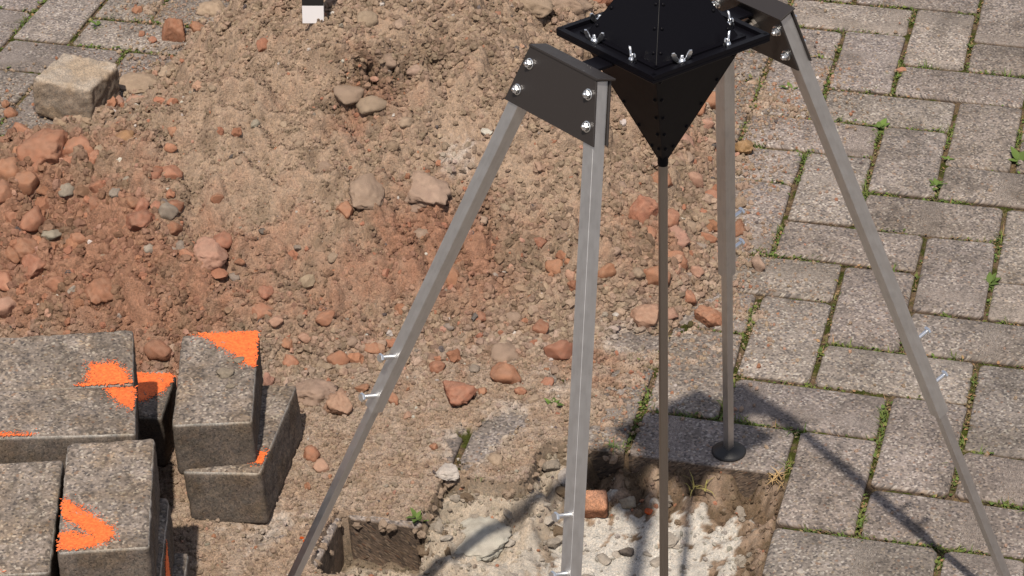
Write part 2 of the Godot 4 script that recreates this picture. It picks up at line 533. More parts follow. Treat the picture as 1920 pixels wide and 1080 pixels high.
func lump(level: int, sd: int, flat: float, color := Color.WHITE, angular := 0.5) -> ArrayMesh:
	if ico.is_empty():
		for l in 4:
			ico.append(sphere_mesh(l))
	var r := RandomNumberGenerator.new()
	r.seed = sd
	var n := noise(FastNoiseLite.TYPE_SIMPLEX_SMOOTH, 0.9, sd)
	var n2 := noise(FastNoiseLite.TYPE_SIMPLEX_SMOOTH, 3.2, sd + 7)
	var n3 := noise(FastNoiseLite.TYPE_SIMPLEX_SMOOTH, 6.5, sd + 9)
	var cuts := []
	for k in 9 + sd % 5:
		cuts.append([Vector3(r.randf_range(-1, 1), r.randf_range(-.7, 1), r.randf_range(-1, 1)).normalized(), r.randf_range(0.56, 0.86)])
	var sc := Vector3(r.randf_range(0.85, 1.15), flat * r.randf_range(0.85, 1.1), r.randf_range(0.7, 1.0))
	var src: Array = ico[level]
	var v := PackedVector3Array()
	for p: Vector3 in src[0]:
		var q := p * (1.0 + 0.24 * n.get_noise_3dv(p) + 0.10 * n2.get_noise_3dv(p))
		for c in cuts:
			var over: float = q.dot(c[0]) - c[1]
			if over > 0.0:
				q -= c[0] * over * (0.35 + angular * 0.65)
		if level > 1:
			q *= 1.0 + 0.10 * n3.get_noise_3dv(p)
		v.append(q * sc * 0.58)
	var nr := PackedVector3Array()
	nr.resize(v.size())
	var idx := PackedInt32Array()
	var f: Array = src[1]
	for k in range(0, f.size(), 3):
		var a: int = f[k]
		var b: int = f[k + 1]
		var c: int = f[k + 2]
		var g := (v[b] - v[a]).cross(v[c] - v[a])
		if g.dot(v[a] + v[b] + v[c]) < 0.0:
			g = -g
			var t := b
			b = c
			c = t
		nr[a] += g
		nr[b] += g
		nr[c] += g
		idx.append_array([a, c, b])
	var col := PackedColorArray()
	for k in nr.size():
		nr[k] = nr[k].normalized()
		var s := 1.0 + 0.22 * n2.get_noise_3dv(v[k] * 2.5)
		var du := clampf(0.45 * smoothstep(0.2, 0.9, nr[k].y) + 0.5 * n2.get_noise_3dv(v[k] * 1.3 + Vector3.ONE * 5.0), 0.0, 0.6) if color != Color.WHITE else 0.0
		col.append(Color(color.r * s, color.g * s, color.b * s).lerp(Color(.52, .40, .31), du * 0.4))
	return arrays_mesh(v, nr, col, idx)

# a worn block with rough faces, size s, edge radius r
func block_mesh(s: Vector3, cell: float, r: float, amp: float, sd: int, top: Color, side: Color, freq := 55.0, whole := false) -> ArrayMesh:
	var n := noise(FastNoiseLite.TYPE_SIMPLEX_SMOOTH, freq, sd, 3)
	var n2 := noise(FastNoiseLite.TYPE_SIMPLEX_SMOOTH, 30.0, sd + 3, 3)
	var h := s * 0.5
	var two := []
	for k in 2:
		var stk := SurfaceTool.new()
		stk.begin(Mesh.PRIMITIVE_TRIANGLES)
		stk.set_smooth_group(1)
		two.append(stk)
	for axis in 3:
		for sg in [-1.0, 1.0]:
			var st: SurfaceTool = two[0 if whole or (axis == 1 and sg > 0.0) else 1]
			var a := (axis + 1) % 3
			var b := (axis + 2) % 3
			var na := int(ceil(s[a] / cell))
			var nb := int(ceil(s[b] / cell))
			var pts := PackedVector3Array()
			var cols := PackedColorArray()
			for j in nb + 1:
				for i in na + 1:
					var p := Vector3.ZERO
					p[axis] = h[axis] * sg
					p[a] = -h[a] + s[a] * i / na
					p[b] = -h[b] + s[b] * j / nb
					var ch := n2.get_noise_3dv(p)
					var rr := r * (1.0 + 1.6 * maxf(ch, 0.0))
					var inner := p.clamp(-h + Vector3.ONE * rr, h - Vector3.ONE * rr)
					var d := (p - inner).normalized()
					var q := inner + d * (rr + amp * n.get_noise_3dv(p))
					pts.append(q)
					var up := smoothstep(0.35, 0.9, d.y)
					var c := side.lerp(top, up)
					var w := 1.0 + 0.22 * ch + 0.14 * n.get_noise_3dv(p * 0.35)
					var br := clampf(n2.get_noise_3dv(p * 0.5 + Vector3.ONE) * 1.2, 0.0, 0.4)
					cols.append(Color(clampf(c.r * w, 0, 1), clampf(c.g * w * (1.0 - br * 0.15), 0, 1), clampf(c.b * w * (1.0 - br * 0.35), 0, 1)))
			for j in nb:
				for i in na:
					var k := j * (na + 1) + i
					var q4 := [k, k + 1, k + na + 2, k + na + 1]
					var order := [0, 2, 1, 0, 3, 2] if sg > 0.0 else [0, 1, 2, 0, 2, 3]
					for o in order:
						st.set_color(cols[q4[o]])
						st.add_vertex(pts[q4[o]])
	var am: ArrayMesh = null
	for k in (1 if whole else 2):
		two[k].index()
		two[k].generate_normals()
		am = two[k].commit(am) if am else two[k].commit()
		if not whole:
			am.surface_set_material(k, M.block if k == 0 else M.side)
	return am

# sprayed paint on a face: cells inside the outline, with a speckled edge. o: face origin, ex/ey: its sides
func paint_mesh(o: Vector3, ex: Vector3, ey: Vector3, outline: Array, sd: int, limit := Vector2(.046, .1)) -> ArrayMesh:
	var flat := []
	var lo := Vector2(9, 9)
	var hi := Vector2(-9, -9)
	for p: Vector2 in outline:
		flat.append_array([p.x, p.y])
		lo = lo.min(p)
		hi = hi.max(p)
	var n := noise(FastNoiseLite.TYPE_SIMPLEX, 160.0, sd, 3)
	var n2 := noise(FastNoiseLite.TYPE_SIMPLEX, 420.0, sd + 5, 2)
	var r := RandomNumberGenerator.new()
	r.seed = 800 + sd
	var c := 0.0010
	var up := ey.cross(ex).normalized()
	if up.dot(o) < 0.0:
		up = -up
	var st := SurfaceTool.new()
	st.begin(Mesh.PRIMITIVE_TRIANGLES)
	st.set_smooth_group(1)
	var x := lo.x - 0.009
	while x < hi.x + 0.009:
		var y := lo.y - 0.009
		while y < hi.y + 0.009:
			var dd := poly_dist(flat, x, y) + 0.0042 * n.get_noise_2d(x, y) - 0.0006
			var on := dd > 0.0 and n2.get_noise_2d(x, y) > -0.62 - dd * 20.0
			if dd <= 0.0 and r.randf() < 0.5 * exp(dd / 0.003) and absf(x) < limit.x and absf(y) < limit.y:
				on = true                                     # overspray
			if on:
				var q := []
				for e in [[0, 0], [1, 0], [1, 1], [0, 1]]:
					var px: float = x + e[0] * c
					var py: float = y + e[1] * c
					q.append(o + ex * px + ey * py + up * (0.0007 + 0.0005 * n.get_noise_2d(px * 1.7, py * 1.7)))
				tri(st, q[0], q[1], q[2], up)
				tri(st, q[0], q[2], q[3], up)
			y += c
		x += c
	st.index()
	st.generate_normals()
	return st.commit()

func paver_mesh(sd: int, tone: Color) -> ArrayMesh:
	var r := RandomNumberGenerator.new()
	r.seed = 900 + sd
	var hx := (2.0 * U - GAP) * 0.5
	var hz := (U - GAP) * 0.5
	var base := []
	for k in 4:                                               # rounded corners and a middle point on the long sides
		var sx: float = [1, -1, -1, 1][k]
		var sz: float = [1, 1, -1, -1][k]
		var c := r.randf_range(0.003, 0.007)
		var p1 := Vector2(sx * hx, sz * (hz - c))
		var p2 := Vector2(sx * (hx - c), sz * hz)
		if k % 2 == 0:
			base.append_array([p1, p2, Vector2(sx * hx * 0.3, sz * hz), Vector2(-sx * hx * 0.35, sz * hz)])
		else:
			base.append_array([p2, p1, Vector2(sx * hx, 0.0)])
	for k in base.size():
		base[k] += Vector2(r.randf_range(-.0013, .0011), r.randf_range(-.0013, .0011))
	var uo := Vector2(r.randf(), r.randf())
	var flip := -1.0 if r.randf() < 0.5 else 1.0
	var st := SurfaceTool.new()
	st.begin(Mesh.PRIMITIVE_TRIANGLES)
	var rings := []
	for k in 4:
		var ring := []
		for p: Vector2 in base:
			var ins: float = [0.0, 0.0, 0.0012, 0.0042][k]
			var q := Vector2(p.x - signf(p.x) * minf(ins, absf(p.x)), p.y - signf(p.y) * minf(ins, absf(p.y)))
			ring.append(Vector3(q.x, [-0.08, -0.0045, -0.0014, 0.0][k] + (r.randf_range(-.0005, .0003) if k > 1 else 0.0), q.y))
		rings.append(ring)
	var n := base.size()
	var put := func(a: Vector3, b: Vector3, c: Vector3, out: Vector3, group: int) -> void:
		if (b - a).cross(c - a).dot(out) > 0.0:
			var t := b
			b = c
			c = t
		st.set_smooth_group(group)
		for p: Vector3 in [a, b, c]:
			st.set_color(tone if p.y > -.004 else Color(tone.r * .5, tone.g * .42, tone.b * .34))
			st.set_uv(Vector2(p.x * flip + p.y * 0.9, p.z + p.y) / 0.42 + uo)
			st.add_vertex(p)
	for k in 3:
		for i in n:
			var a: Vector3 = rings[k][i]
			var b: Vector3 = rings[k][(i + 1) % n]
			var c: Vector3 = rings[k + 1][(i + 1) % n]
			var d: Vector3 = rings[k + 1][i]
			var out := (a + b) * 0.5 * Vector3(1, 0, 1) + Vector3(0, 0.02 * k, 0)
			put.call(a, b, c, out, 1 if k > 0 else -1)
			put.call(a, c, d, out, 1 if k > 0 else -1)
	for i in n:
		put.call(rings[3][i], rings[3][(i + 1) % n], Vector3(0, 0.0003, 0), Vector3.UP, 1)
	st.generate_normals()
	return st.commit()

# ------------------------------------------------------------------ the ground
const PITLINE := [0.0,13.0, -3.0,13.0, -3.0,14.0, -4.0,14.0, -4.0,15.0, -5.0,15.0, -5.0,16.0, -3.0,16.0, -3.0,16.9, -2.0,16.9, -2.0,16.0, 1.0,16.0, 1.0,15.0, 0.0,15.0]
const RUBBLE := [-1.28,0.98,0.20,1.0, -1.15,1.22,0.20,1.0, -1.0,1.15,0.12,0.7, -0.25,0.9,0.09,1.0, -0.22,0.75,0.06,0.7, -0.55,1.24,0.10,0.55, -0.4,1.2,0.12,0.5, -1.26,0.8,0.12,0.9, -0.8,1.28,0.1,0.5, -0.3,1.1,0.07,0.5]
const CUTS := [-0.552,0.897,0.066,1.0, -0.446,0.935,0.040,1.0, -0.708,0.785,0.042,0.8, -0.665,0.76,0.03,0.7]
const SEEN := [-1.66,0.27, 0.26,-0.14, 0.42,1.6, -0.95,1.9]

func ground() -> void:
	cw = int(NX * SP / CS) + 6
	chn = int(NZ * SP / CS) + 6
	var pit := []
	for p in PITLINE:
		pit.append(p * U)
	for k in 9:
		var a := PackedFloat32Array()
		a.resize(cw * chn)
		cg.append(a)
	for j in chn:
		for i in cw:
			var x := X0 + (i - 2) * CS
			var z := Z0 + (j - 2) * CS
			var p := j * cw + i
			cg[0][p] = poly_dist(HEAP, x, z)
			var sm := -1.0
			for k in range(0, SMEAR.size(), 3):
				sm = maxf(sm, SMEAR[k + 2] - Vector2(x - SMEAR[k], z - SMEAR[k + 1]).length())
			cg[1][p] = maxf(poly_dist(APRON, x, z), minf(sm, 0.02) - 0.022)
			cg[2][p] = blobs(RED, 4, x, z)
			cg[3][p] = blobs(RUBBLE, 4, x, z)
			cg[4][p] = blobs(CUTS, 4, x, z)
			cg[5][p] = poly_dist(pit, x, z)
			cg[6][p] = blobs(DUST, 4, x, z)
			cg[7][p] = blobs(FINE, 4, x, z)
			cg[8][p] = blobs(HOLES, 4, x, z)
	var big := noise(FastNoiseLite.TYPE_SIMPLEX_SMOOTH, 4.2, 1, 3)
	var mid := noise(FastNoiseLite.TYPE_SIMPLEX_SMOOTH, 20.0, 2, 2)
	var clod := cells(30.0, 3)
	var clod2 := cells(75.0, 4)
	var grain := noise(FastNoiseLite.TYPE_SIMPLEX, 150.0, 5, 2)
	var tint := noise(FastNoiseLite.TYPE_SIMPLEX_SMOOTH, 14.0, 6, 4)
	var tint2 := noise(FastNoiseLite.TYPE_SIMPLEX_SMOOTH, 60.0, 7, 2)
	var kind := PackedByteArray()                             # 0 joint, 1 soil heap, 2 pit, 3 hidden under a paver
	kind.resize(NX * NZ)
	hgt.resize(NX * NZ)
	var sx := PackedFloat32Array()
	var sz := PackedFloat32Array()
	sx.resize(NX * NZ)
	sz.resize(NX * NZ)
	var col := PackedColorArray()
	col.resize(NX * NZ)
	var sand := Vector3(.475, .35, .262)
	var red := Vector3(.41, .228, .156)
	var dust := Vector3(.54, .425, .34)
	var dark := Vector3(.19, .135, .092)
	var white := Vector3(.66, .615, .555)
	var moss := Vector3(.075, .085, .024)
	var straw := Vector3(.24, .175, .095)
	for j in NZ:
		var z := Z0 + j * SP
		for i in NX:
			var x := X0 + i * SP
			var p := j * NX + i
			var dh := coarse(0, x, z)
			var da := coarse(1, x, z)
			var dp := coarse(5, x, z)
			var t2 := tint2.get_noise_2d(x, z)
			if dp > (-0.001 if da > 0.012 and not (x < -.425 and z > 1.54) else -0.010) + 0.0035 * mid.get_noise_2d(x, z):                       # the pit where pavers were taken up
				var t := tint.get_noise_2d(x * 2.4, z * 2.4)
				var m := mid.get_noise_2d(x, z)
				var west := smoothstep(-.25, -.30, x)
				var far_left := smoothstep(-.415, -.43, x) * smoothstep(1.55, 1.575, z)
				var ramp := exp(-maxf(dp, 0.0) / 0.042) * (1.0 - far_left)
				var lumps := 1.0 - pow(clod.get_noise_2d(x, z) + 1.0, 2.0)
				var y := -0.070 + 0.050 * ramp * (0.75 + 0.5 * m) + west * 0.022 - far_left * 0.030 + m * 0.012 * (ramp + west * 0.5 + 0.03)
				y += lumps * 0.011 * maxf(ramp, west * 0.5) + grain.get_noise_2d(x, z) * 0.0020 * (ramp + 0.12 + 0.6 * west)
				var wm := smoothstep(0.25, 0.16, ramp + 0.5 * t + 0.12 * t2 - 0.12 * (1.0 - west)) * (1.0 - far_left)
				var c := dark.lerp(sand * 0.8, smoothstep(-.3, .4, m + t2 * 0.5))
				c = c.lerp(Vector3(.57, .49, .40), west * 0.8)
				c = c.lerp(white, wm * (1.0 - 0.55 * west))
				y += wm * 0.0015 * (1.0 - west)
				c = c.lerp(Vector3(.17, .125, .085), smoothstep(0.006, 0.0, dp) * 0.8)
				c *= 1.0 + 0.15 * t2
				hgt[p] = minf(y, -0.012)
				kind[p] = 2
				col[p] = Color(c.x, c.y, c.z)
				continue
			if dh > -0.05 or da > -0.13:
				var t := tint.get_noise_2d(x, z)
				var m := mid.get_noise_2d(x, z)
				var on := smoothstep(-0.01, 0.10, dh)
				var calm := coarse(4, x, z)
				var rub := coarse(3, x, z)
				var rough := (0.25 + 0.75 * on) * (1.0 - 0.93 * calm) * (1.0 - 0.7 * coarse(6, x, z))
				var zz := z * (1.0 + 0.4 * on)
				var l1 := clod.get_noise_2d(x + 0.004 * m, zz) + 1.0
				var l2 := clod2.get_noise_2d(x, zz + 0.002 * t2) + 1.0
				var g := grain.get_noise_2d(x, zz)
				var coarseness := smoothstep(-.25, .45, t + 0.5 * m) * 0.7 + 0.3 + rub * 0.5
				var y := heap_base(dh + 0.015 * m * on)
				var gx := (coarse(0, x - 0.03, z) - coarse(0, x + 0.03, z)) / 0.06 * 0.5 * on
				var gz := (coarse(0, x, z - 0.03) - coarse(0, x, z + 0.03)) / 0.06 * 0.5 * on
				var gl := 1.0 / sqrt(1.0 + gx * gx + gz * gz)
				y += on * (0.038 * big.get_noise_2d(x, z) * (1.0 - 0.75 * calm) + 0.006 * m * (1.0 - calm))
				var fine := (1.0 - l1 * l1) * 0.0125 * coarseness + (1.0 - l2 * l2) * 0.0075 * (0.5 + 0.5 * coarseness) + g * 0.0032
				fine *= rough * (1.0 - 0.45 * coarse(7, x, z))
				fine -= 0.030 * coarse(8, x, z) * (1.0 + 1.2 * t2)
				y += fine * gl
				var thin := -0.013 + 0.021 * smoothstep(-0.07, 0.05, da + 0.075 * t + 0.03 * t2) + fine * 0.5 - 0.002 - 0.012 * smoothstep(0.35, 0.8, coarse(6, x, z) + 0.3 * t2)
				if dh < 0.0:
					y = thin
				else:
					y = maxf(y, thin) if dh > 0.03 else lerpf(thin, maxf(y, thin), dh / 0.03)
				var rd := clampf(coarse(2, x, z) * 1.15 + 0.55 * t + 0.25 * t2 - 0.12, 0.0, 1.0)
				var c := sand.lerp(red, rd)
				var pale := (1.0 - smoothstep(0.0, 0.08, dh)) * smoothstep(-.35, .35, m + t)
				c = c.lerp(dust, pale * 0.75)
				var pd := coarse(6, x, z)
				c = c.lerp(Vector3(.60, .52, .46), smoothstep(0.3, 0.75, pd + 0.35 * t + 0.25 * t2))
				c = c.lerp(dark, clampf(coarse(8, x, z) * (0.7 + t2), 0.0, 0.75))  # shade of the hollows painted in with the dark, moist soil colour
				c = c.lerp(dark, smoothstep(0.10, 0.65, -t + 0.5 * m + 0.3 * t2) * 0.5 * on * (1.0 - calm))
				c *= 1.0 + 0.13 * t2 + 0.10 * g
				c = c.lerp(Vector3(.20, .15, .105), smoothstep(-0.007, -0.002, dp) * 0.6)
				if y > -0.0005 or dh > 0.0:
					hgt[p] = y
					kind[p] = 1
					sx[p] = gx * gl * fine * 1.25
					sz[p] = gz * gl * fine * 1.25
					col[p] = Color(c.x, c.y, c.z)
					continue
			var depth := paver_depth(x, z)
			if depth > 0.011:
				kind[p] = 3
				hgt[p] = -0.012
				continue
			var tj := tint.get_noise_2d(x * 1.3, z * 1.3)
			var gj := grain.get_noise_2d(x, z)
			var cj := dark.lerp(straw, smoothstep(0.0, 0.5, t2 + gj * 0.4)).lerp(moss, smoothstep(-.15, .3, tj + 0.4 * t2))
			cj *= 1.0 + 0.3 * gj
			hgt[p] = -0.0065 + 0.0035 * tj + 0.0025 * gj
			kind[p] = 0
			col[p] = Color(cj.x, cj.y, cj.z)
	soil_color = col
	var meshes := []
	for want in [0, 2, 1]:
		var remap := PackedInt32Array()
		remap.resize(NX * NZ)
		remap.fill(-1)
		var v := PackedVector3Array()
		var nr := PackedVector3Array()
		var cc := PackedColorArray()
		var idx := PackedInt32Array()
		for j in NZ - 1:
			for i in NX - 1:
				var p := j * NX + i
				var a := kind[p]
				var b := kind[p + 1]
				var c := kind[p + NX]
				var d := kind[p + NX + 1]
				if a == 3 and b == 3 and c == 3 and d == 3:
					continue
				var who := 0
				if a == 2 or b == 2 or c == 2 or d == 2:
					who = 2
				elif a == 1 or b == 1 or c == 1 or d == 1:
					who = 1
				if who != want:
					continue
				var q := [p, p + 1, p + NX, p + NX + 1]
				for k in 4:
					var s: int = q[k]
					if remap[s] < 0:
						remap[s] = v.size()
						var si := s % NX
						var sj := s / NX
						v.append(Vector3(X0 + si * SP + sx[s], hgt[s], Z0 + sj * SP + sz[s]))
						var e := mini(s + 1, sj * NX + NX - 1)
						var w := maxi(s - 1, sj * NX)
						var so := s + NX if sj < NZ - 1 else s
						var no := s - NX if sj > 0 else s
						var tx := Vector3(2.0 * SP + sx[e] - sx[w], hgt[e] - hgt[w], sz[e] - sz[w])
						var tz := Vector3(sx[so] - sx[no], hgt[so] - hgt[no], 2.0 * SP + sz[so] - sz[no])
						nr.append(tz.cross(tx).normalized())
						cc.append(col[s] if kind[s] != 3 else Color(.15, .12, .07))
					q[k] = remap[s]
				idx.append_array([q[0], q[1], q[2], q[1], q[3], q[2]])
		meshes.append(arrays_mesh(v, nr, cc, idx))
	piece("paving_bed", meshes[0], M.soil).set_meta("kind", "structure")
	M.pit = piece("pit_floor", meshes[1], M.pit_soil)
	M.pit.set_meta("kind", "structure")
	var heap := piece("soil_heap", meshes[2], M.soil)
	tag(heap, "large heap of sandy and red excavated soil full of lumps, spilling over the paving", "soil heap")
	M.heap = heap
	# the bed under the rest of the paving, and the ground beyond it
	var st := SurfaceTool.new()
	st.begin(Mesh.PRIMITIVE_TRIANGLES)
	var fx := X0 + (NX - 1) * SP
	var fz := Z0 + (NZ - 1) * SP
	for r in [[-4.0, -4.0, 4.0, Z0], [-4.0, fz, 4.0, 5.0], [-4.0, Z0, X0, fz], [fx, Z0, 4.0, fz]]:
		quad(st, r[0], r[1], r[2], r[3], -0.009, Color(.15, .135, .07))
	st.generate_normals()
	piece("paving_bed", st.commit(), M.soil).set_meta("kind", "structure")
	st = SurfaceTool.new()
	st.begin(Mesh.PRIMITIVE_TRIANGLES)
	for r in [[-40.0, -40.0, 40.0, -4.0], [-40.0, 5.0, 40.0, 40.0], [-40.0, -4.0, -4.0, 5.0], [4.0, -4.0, 40.0, 5.0]]:
		quad(st, r[0], r[1], r[2], r[3], -0.002, Color(.8, .8, .8))
	st.generate_normals()
	piece("ground", st.commit(), M.block).set_meta("kind", "structure")

func quad(st: SurfaceTool, x0: float, z0: float, x1: float, z1: float, y: float, c: Color) -> void:
	for p in [[x0, z0], [x1, z0], [x1, z1], [x0, z0], [x1, z1], [x0, z1]]:
		st.set_color(c)
		st.add_vertex(Vector3(p[0], y, p[1]))

func pavement() -> void:
	var root := Node3D.new()
	root.name = "pavement"
	root.set_meta("kind", "structure")
	add_child(root)
	var r := RandomNumberGenerator.new()
	r.seed = 77
	var meshes := []
	for k in 28:
		var v := r.randf_range(0.69, 0.86)
		meshes.append(paver_mesh(k, Color(v, v * r.randf_range(.965, 1.0), v * r.randf_range(.93, 1.0))))
	var rest := []
	for j in range(-26, 36):
		for i in range(-28, 28):
			var s := posmod(i + j, 4)
			if s != 0 and s != 2:
				continue
			if removed.has(Vector3i(i, j, 1 if s == 0 else 0)):
				continue
			var c := Vector3((i + 0.5) * U, 0, (j + 1) * U) if s == 0 else Vector3((i + 1) * U, 0, (j + 0.5) * U)
			var inside := poly_dist(HEAP, c.x, c.z)
			if inside > 0.2:
				continue
			var turn := (PI / 2 if s == 0 else 0.0) + (PI if r.randf() < 0.5 else 0.0)
			c.y = r.randf_range(-.0018, .0012)
			var b := Basis(Vector3.UP, turn + r.randf_range(-.010, .010)) * Basis(Vector3.RIGHT, r.randf_range(-.012, .012)) * Basis(Vector3.BACK, r.randf_range(-.006, .006))
			var k := r.randi() % 28
			if poly_dist(SEEN, c.x, c.z) > -0.06:
				var o := piece("paver", meshes[k], M.paver, root)
				o.transform = Transform3D(b, c)
			else:
				rest.append(Transform3D(b, c))
	var mm := MultiMesh.new()
	mm.transform_format = MultiMesh.TRANSFORM_3D
	mm.mesh = meshes[3]
	mm.instance_count = rest.size()
	for k in rest.size():
		mm.set_instance_transform(k, rest[k])
	var o := MultiMeshInstance3D.new()
	o.name = "pavers_beyond"
	o.multimesh = mm
	o.material_override = M.paver
	o.set_meta("kind", "stuff")
	root.add_child(o)

func scatter(called: String, parent: Node, mesh: Mesh, mat: Material, where: Array, tints: Array) -> MultiMeshInstance3D:
	var mm := MultiMesh.new()
	mm.transform_format = MultiMesh.TRANSFORM_3D
	mm.use_colors = true
	mm.mesh = mesh
	mm.instance_count = where.size()
	for k in where.size():
		mm.set_instance_transform(k, where[k])
		mm.set_instance_color(k, tints[k])
	var o := MultiMeshInstance3D.new()
	o.name = called
	o.multimesh = mm
	o.material_override = mat
	o.set_meta("kind", "stuff")
	parent.add_child(o, true)
	return o

func any_turn(r: RandomNumberGenerator) -> Basis:
	return Basis.from_euler(Vector3(r.randf() * TAU, r.randf() * TAU, r.randf() * TAU))

const TONES := [Vector3(.54, .265, .172), Vector3(.60, .36, .265), Vector3(.50, .37, .28), Vector3(.45, .385, .325), Vector3(.78, .72, .66), Vector3(.19, .16, .155), Vector3(.58, .35, .19)]

func tone(c: int, r: RandomNumberGenerator) -> Color:
	var t: Vector3 = TONES[c] * r.randf_range(0.82, 1.15)
	return Color(t.x, t.y * r.randf_range(.95, 1.05), t.z)

func stones() -> void:
	var heap: Node3D = M.heap
	var r := RandomNumberGenerator.new()
	r.seed = 5
	# stones that can be picked out on the heap: parts of it
	for k in range(0, STONES.size(), 4):
		var d: float = STONES[k + 2]
		var c := int(STONES[k + 3])
		var m := lump(3 if d > 0.035 else 2, 100 + k, 0.78 if c < 2 else 0.6, tone(c, r), 0.8 if c < 2 else 0.3)
		var x: float = STONES[k]
		var z: float = STONES[k + 1]
		var o := piece("clod" if c == 2 else "stone", m, M.stone, heap)
		o.transform = Transform3D(Basis(Vector3.UP, r.randf() * TAU) * Basis(Vector3.RIGHT, r.randf_range(-.4, .4)).scaled(Vector3.ONE * d * 1.26), Vector3(x, maxf(soil_at(x, z), 0.0) + d * (0.17 if c != 2 else 0.02), z))
	# more of them, as thick as the rubble lies
	var few := []
	for k in 10:
		few.append(lump(2, 500 + k, 0.75, Color.WHITE, 0.8))
	var count := 0
	while count < 128:
		var x := r.randf_range(X0, 0.0)
		var z := r.randf_range(0.1, 1.6)
		var w := coarse(3, x, z)
		if r.randf() > w or coarse(0, x, z) < -0.03 or coarse(5, x, z) > -0.02:
			continue
		count += 1
		var c: int = 0 if r.randf() < 0.68 else [1, 2, 3, 1][r.randi() % 4]
		var d := r.randf_range(0.014, 0.032) if x > -.36 else r.randf_range(0.012, 0.027)
		var m: ArrayMesh = crumb(2000 + count, tone(c, r)) if count % 3 else lump(2, 2000 + count, 0.75, tone(c, r), 0.9)
		var o := piece("stone", m, M.stone, heap)
		o.transform = Transform3D(any_turn(r).scaled(Vector3.ONE * d), Vector3(x, maxf(soil_at(x, z), 0.0) + d * 0.22, z))
	rim(heap)
	slide(M.pit)
	mortar(M.pit)
	# crumbs: uncountable
	var where := []
	var tints := []
	for k in 8:
		where.append([])
		tints.append([])
	var tries := 0
	while tries < 900000:
		tries += 1
		var x := r.randf_range(X0, 0.35)
		var z := r.randf_range(-0.2, 1.75)
		var dh := coarse(0, x, z)
		var da := coarse(1, x, z)
		var dp := coarse(5, x, z)
		var rub := coarse(3, x, z)
		var w := 0.0
		if dp > 0.0:
			w = 0.22 * exp(-dp / 0.03) + 0.02
		elif dh > 0.0:
			w = 0.60 + 0.3 * rub - 0.57 * coarse(4, x, z)
		else:
			w = 0.30 * exp(minf(da, 0.0) / 0.03) + 0.12 * exp(minf(dh, 0.0) / 0.05) + 0.0012
		if r.randf() > w * (1.0 - 0.85 * coarse(6, x, z)):
			continue
		var d := 0.0022 + 0.0085 * pow(r.randf(), 3.4) + (0.006 * r.randf() if r.randf() < 0.035 else 0.0) + (0.006 * pow(r.randf(), 2.0) * rub if dh > -0.02 else 0.0)
		d *= 1.0 - 0.5 * coarse(7, x, z)
		if dh < -0.02:
			d *= 0.62
		var rd := coarse(2, x, z)
		var c := 2
		var q := r.randf()
		if q < 0.10 + 0.5 * rd:
			c = 0 if r.randf() < 0.6 else 1
		elif q > 0.996:
			c = 4
		elif q > 0.975:
			c = 3
		elif q > 0.972:
			c = 5
		var k: int = tries % 6 if dh > 0.0 or da > 0.0 else 6
		if dp > 0.0:
			k = 7
			if r.randf() < 0.5:
				c = 2 if r.randf() < 0.5 else 0
		var y := soil_at(x, z)
		if k == 6:
			y = maxf(y, 0.0) if paver_depth(x, z) > 0.0 else y
		where[k].append(Transform3D(any_turn(r).scaled(Vector3.ONE * d * 1.2), Vector3(x, y + d * r.randf_range(.0, .38), z)))
		var own := soil_color[clampi(int((z - Z0) / SP), 0, NZ - 1) * NX + clampi(int((x - X0) / SP), 0, NX - 1)]
		if (c == 2 or r.randf() < 0.90) and k != 6 and c < 4 and own.r > 0.02:
			var ov := r.randf_range(.72, 1.25)
			tints[k].append(Color(own.r * ov, own.g * ov * r.randf_range(.96, 1.04), own.b * ov))
		else:
			tints[k].append(tone(c, r))
	for k in 6:
		scatter("crumbs", heap, crumb(70 + k), M.stone, where[k], tints[k])
	var g := scatter("grit", self, crumb(76), M.stone, where[6], tints[6])
	tag(g, "loose grit and soil crumbs scattered over the grey pavers around the heap", "grit")
	g = scatter("pit_crumbs", self, crumb(77), M.stone, where[7], tints[7])
	tag(g, "small crumbs of soil and stone lying on the floor of the pit", "rubble")
	print("crumbs ", where[0].size(), " ", where[6].size(), " ", where[7].size())

# clods that slid down below the pit's walls
func slide(floor_: Node3D) -> void:
	var r := RandomNumberGenerator.new()
	r.seed = 19
	var count := 0
	while count < 48:
		var x := r.randf_range(-.50, 0.0)
		var z := r.randf_range(1.36, 1.62)
		var dp := coarse(5, x, z)
		if dp < 0.004 or dp > 0.06 or r.randf() > exp(-dp / 0.03) or (x < -.42 and z > 1.55):
			continue
		count += 1
		var d := r.randf_range(.007, .021)
		var c: Vector3 = [Vector3(.27, .20, .14), Vector3(.36, .275, .20), Vector3(.46, .40, .34), Vector3(.33, .25, .18)][r.randi() % 4] * r.randf_range(.8, 1.1)
		var o := piece("clod", crumb(4000 + count, Color(c.x, c.y, c.z)), M.stone, floor_)
		o.transform = Transform3D(any_turn(r).scaled(Vector3.ONE * d), Vector3(x, soil_at(x, z) + d * .12, z))

# pale mortar broken off on the pit floor
func mortar(floor_: Node3D) -> void:
	var r := RandomNumberGenerator.new()
	r.seed = 23
	for k in 26:
		var x := r.randf_range(-.41, -.10)
		var z := r.randf_range(1.45, 1.63)
		var d := r.randf_range(.008, .024)
		var v := r.randf_range(.8, 1.1)
		var o := piece("mortar_piece", lump(2, 5000 + k, .45, Color(.62 * v, .56 * v, .49 * v), 1.0), M.stone, floor_)
		o.transform = Transform3D(Basis(Vector3.UP, r.randf() * TAU) * Basis(Vector3.RIGHT, r.randf_range(-.3, .3)).scaled(Vector3.ONE * d), Vector3(x, soil_at(x, z) + d * .08, z))

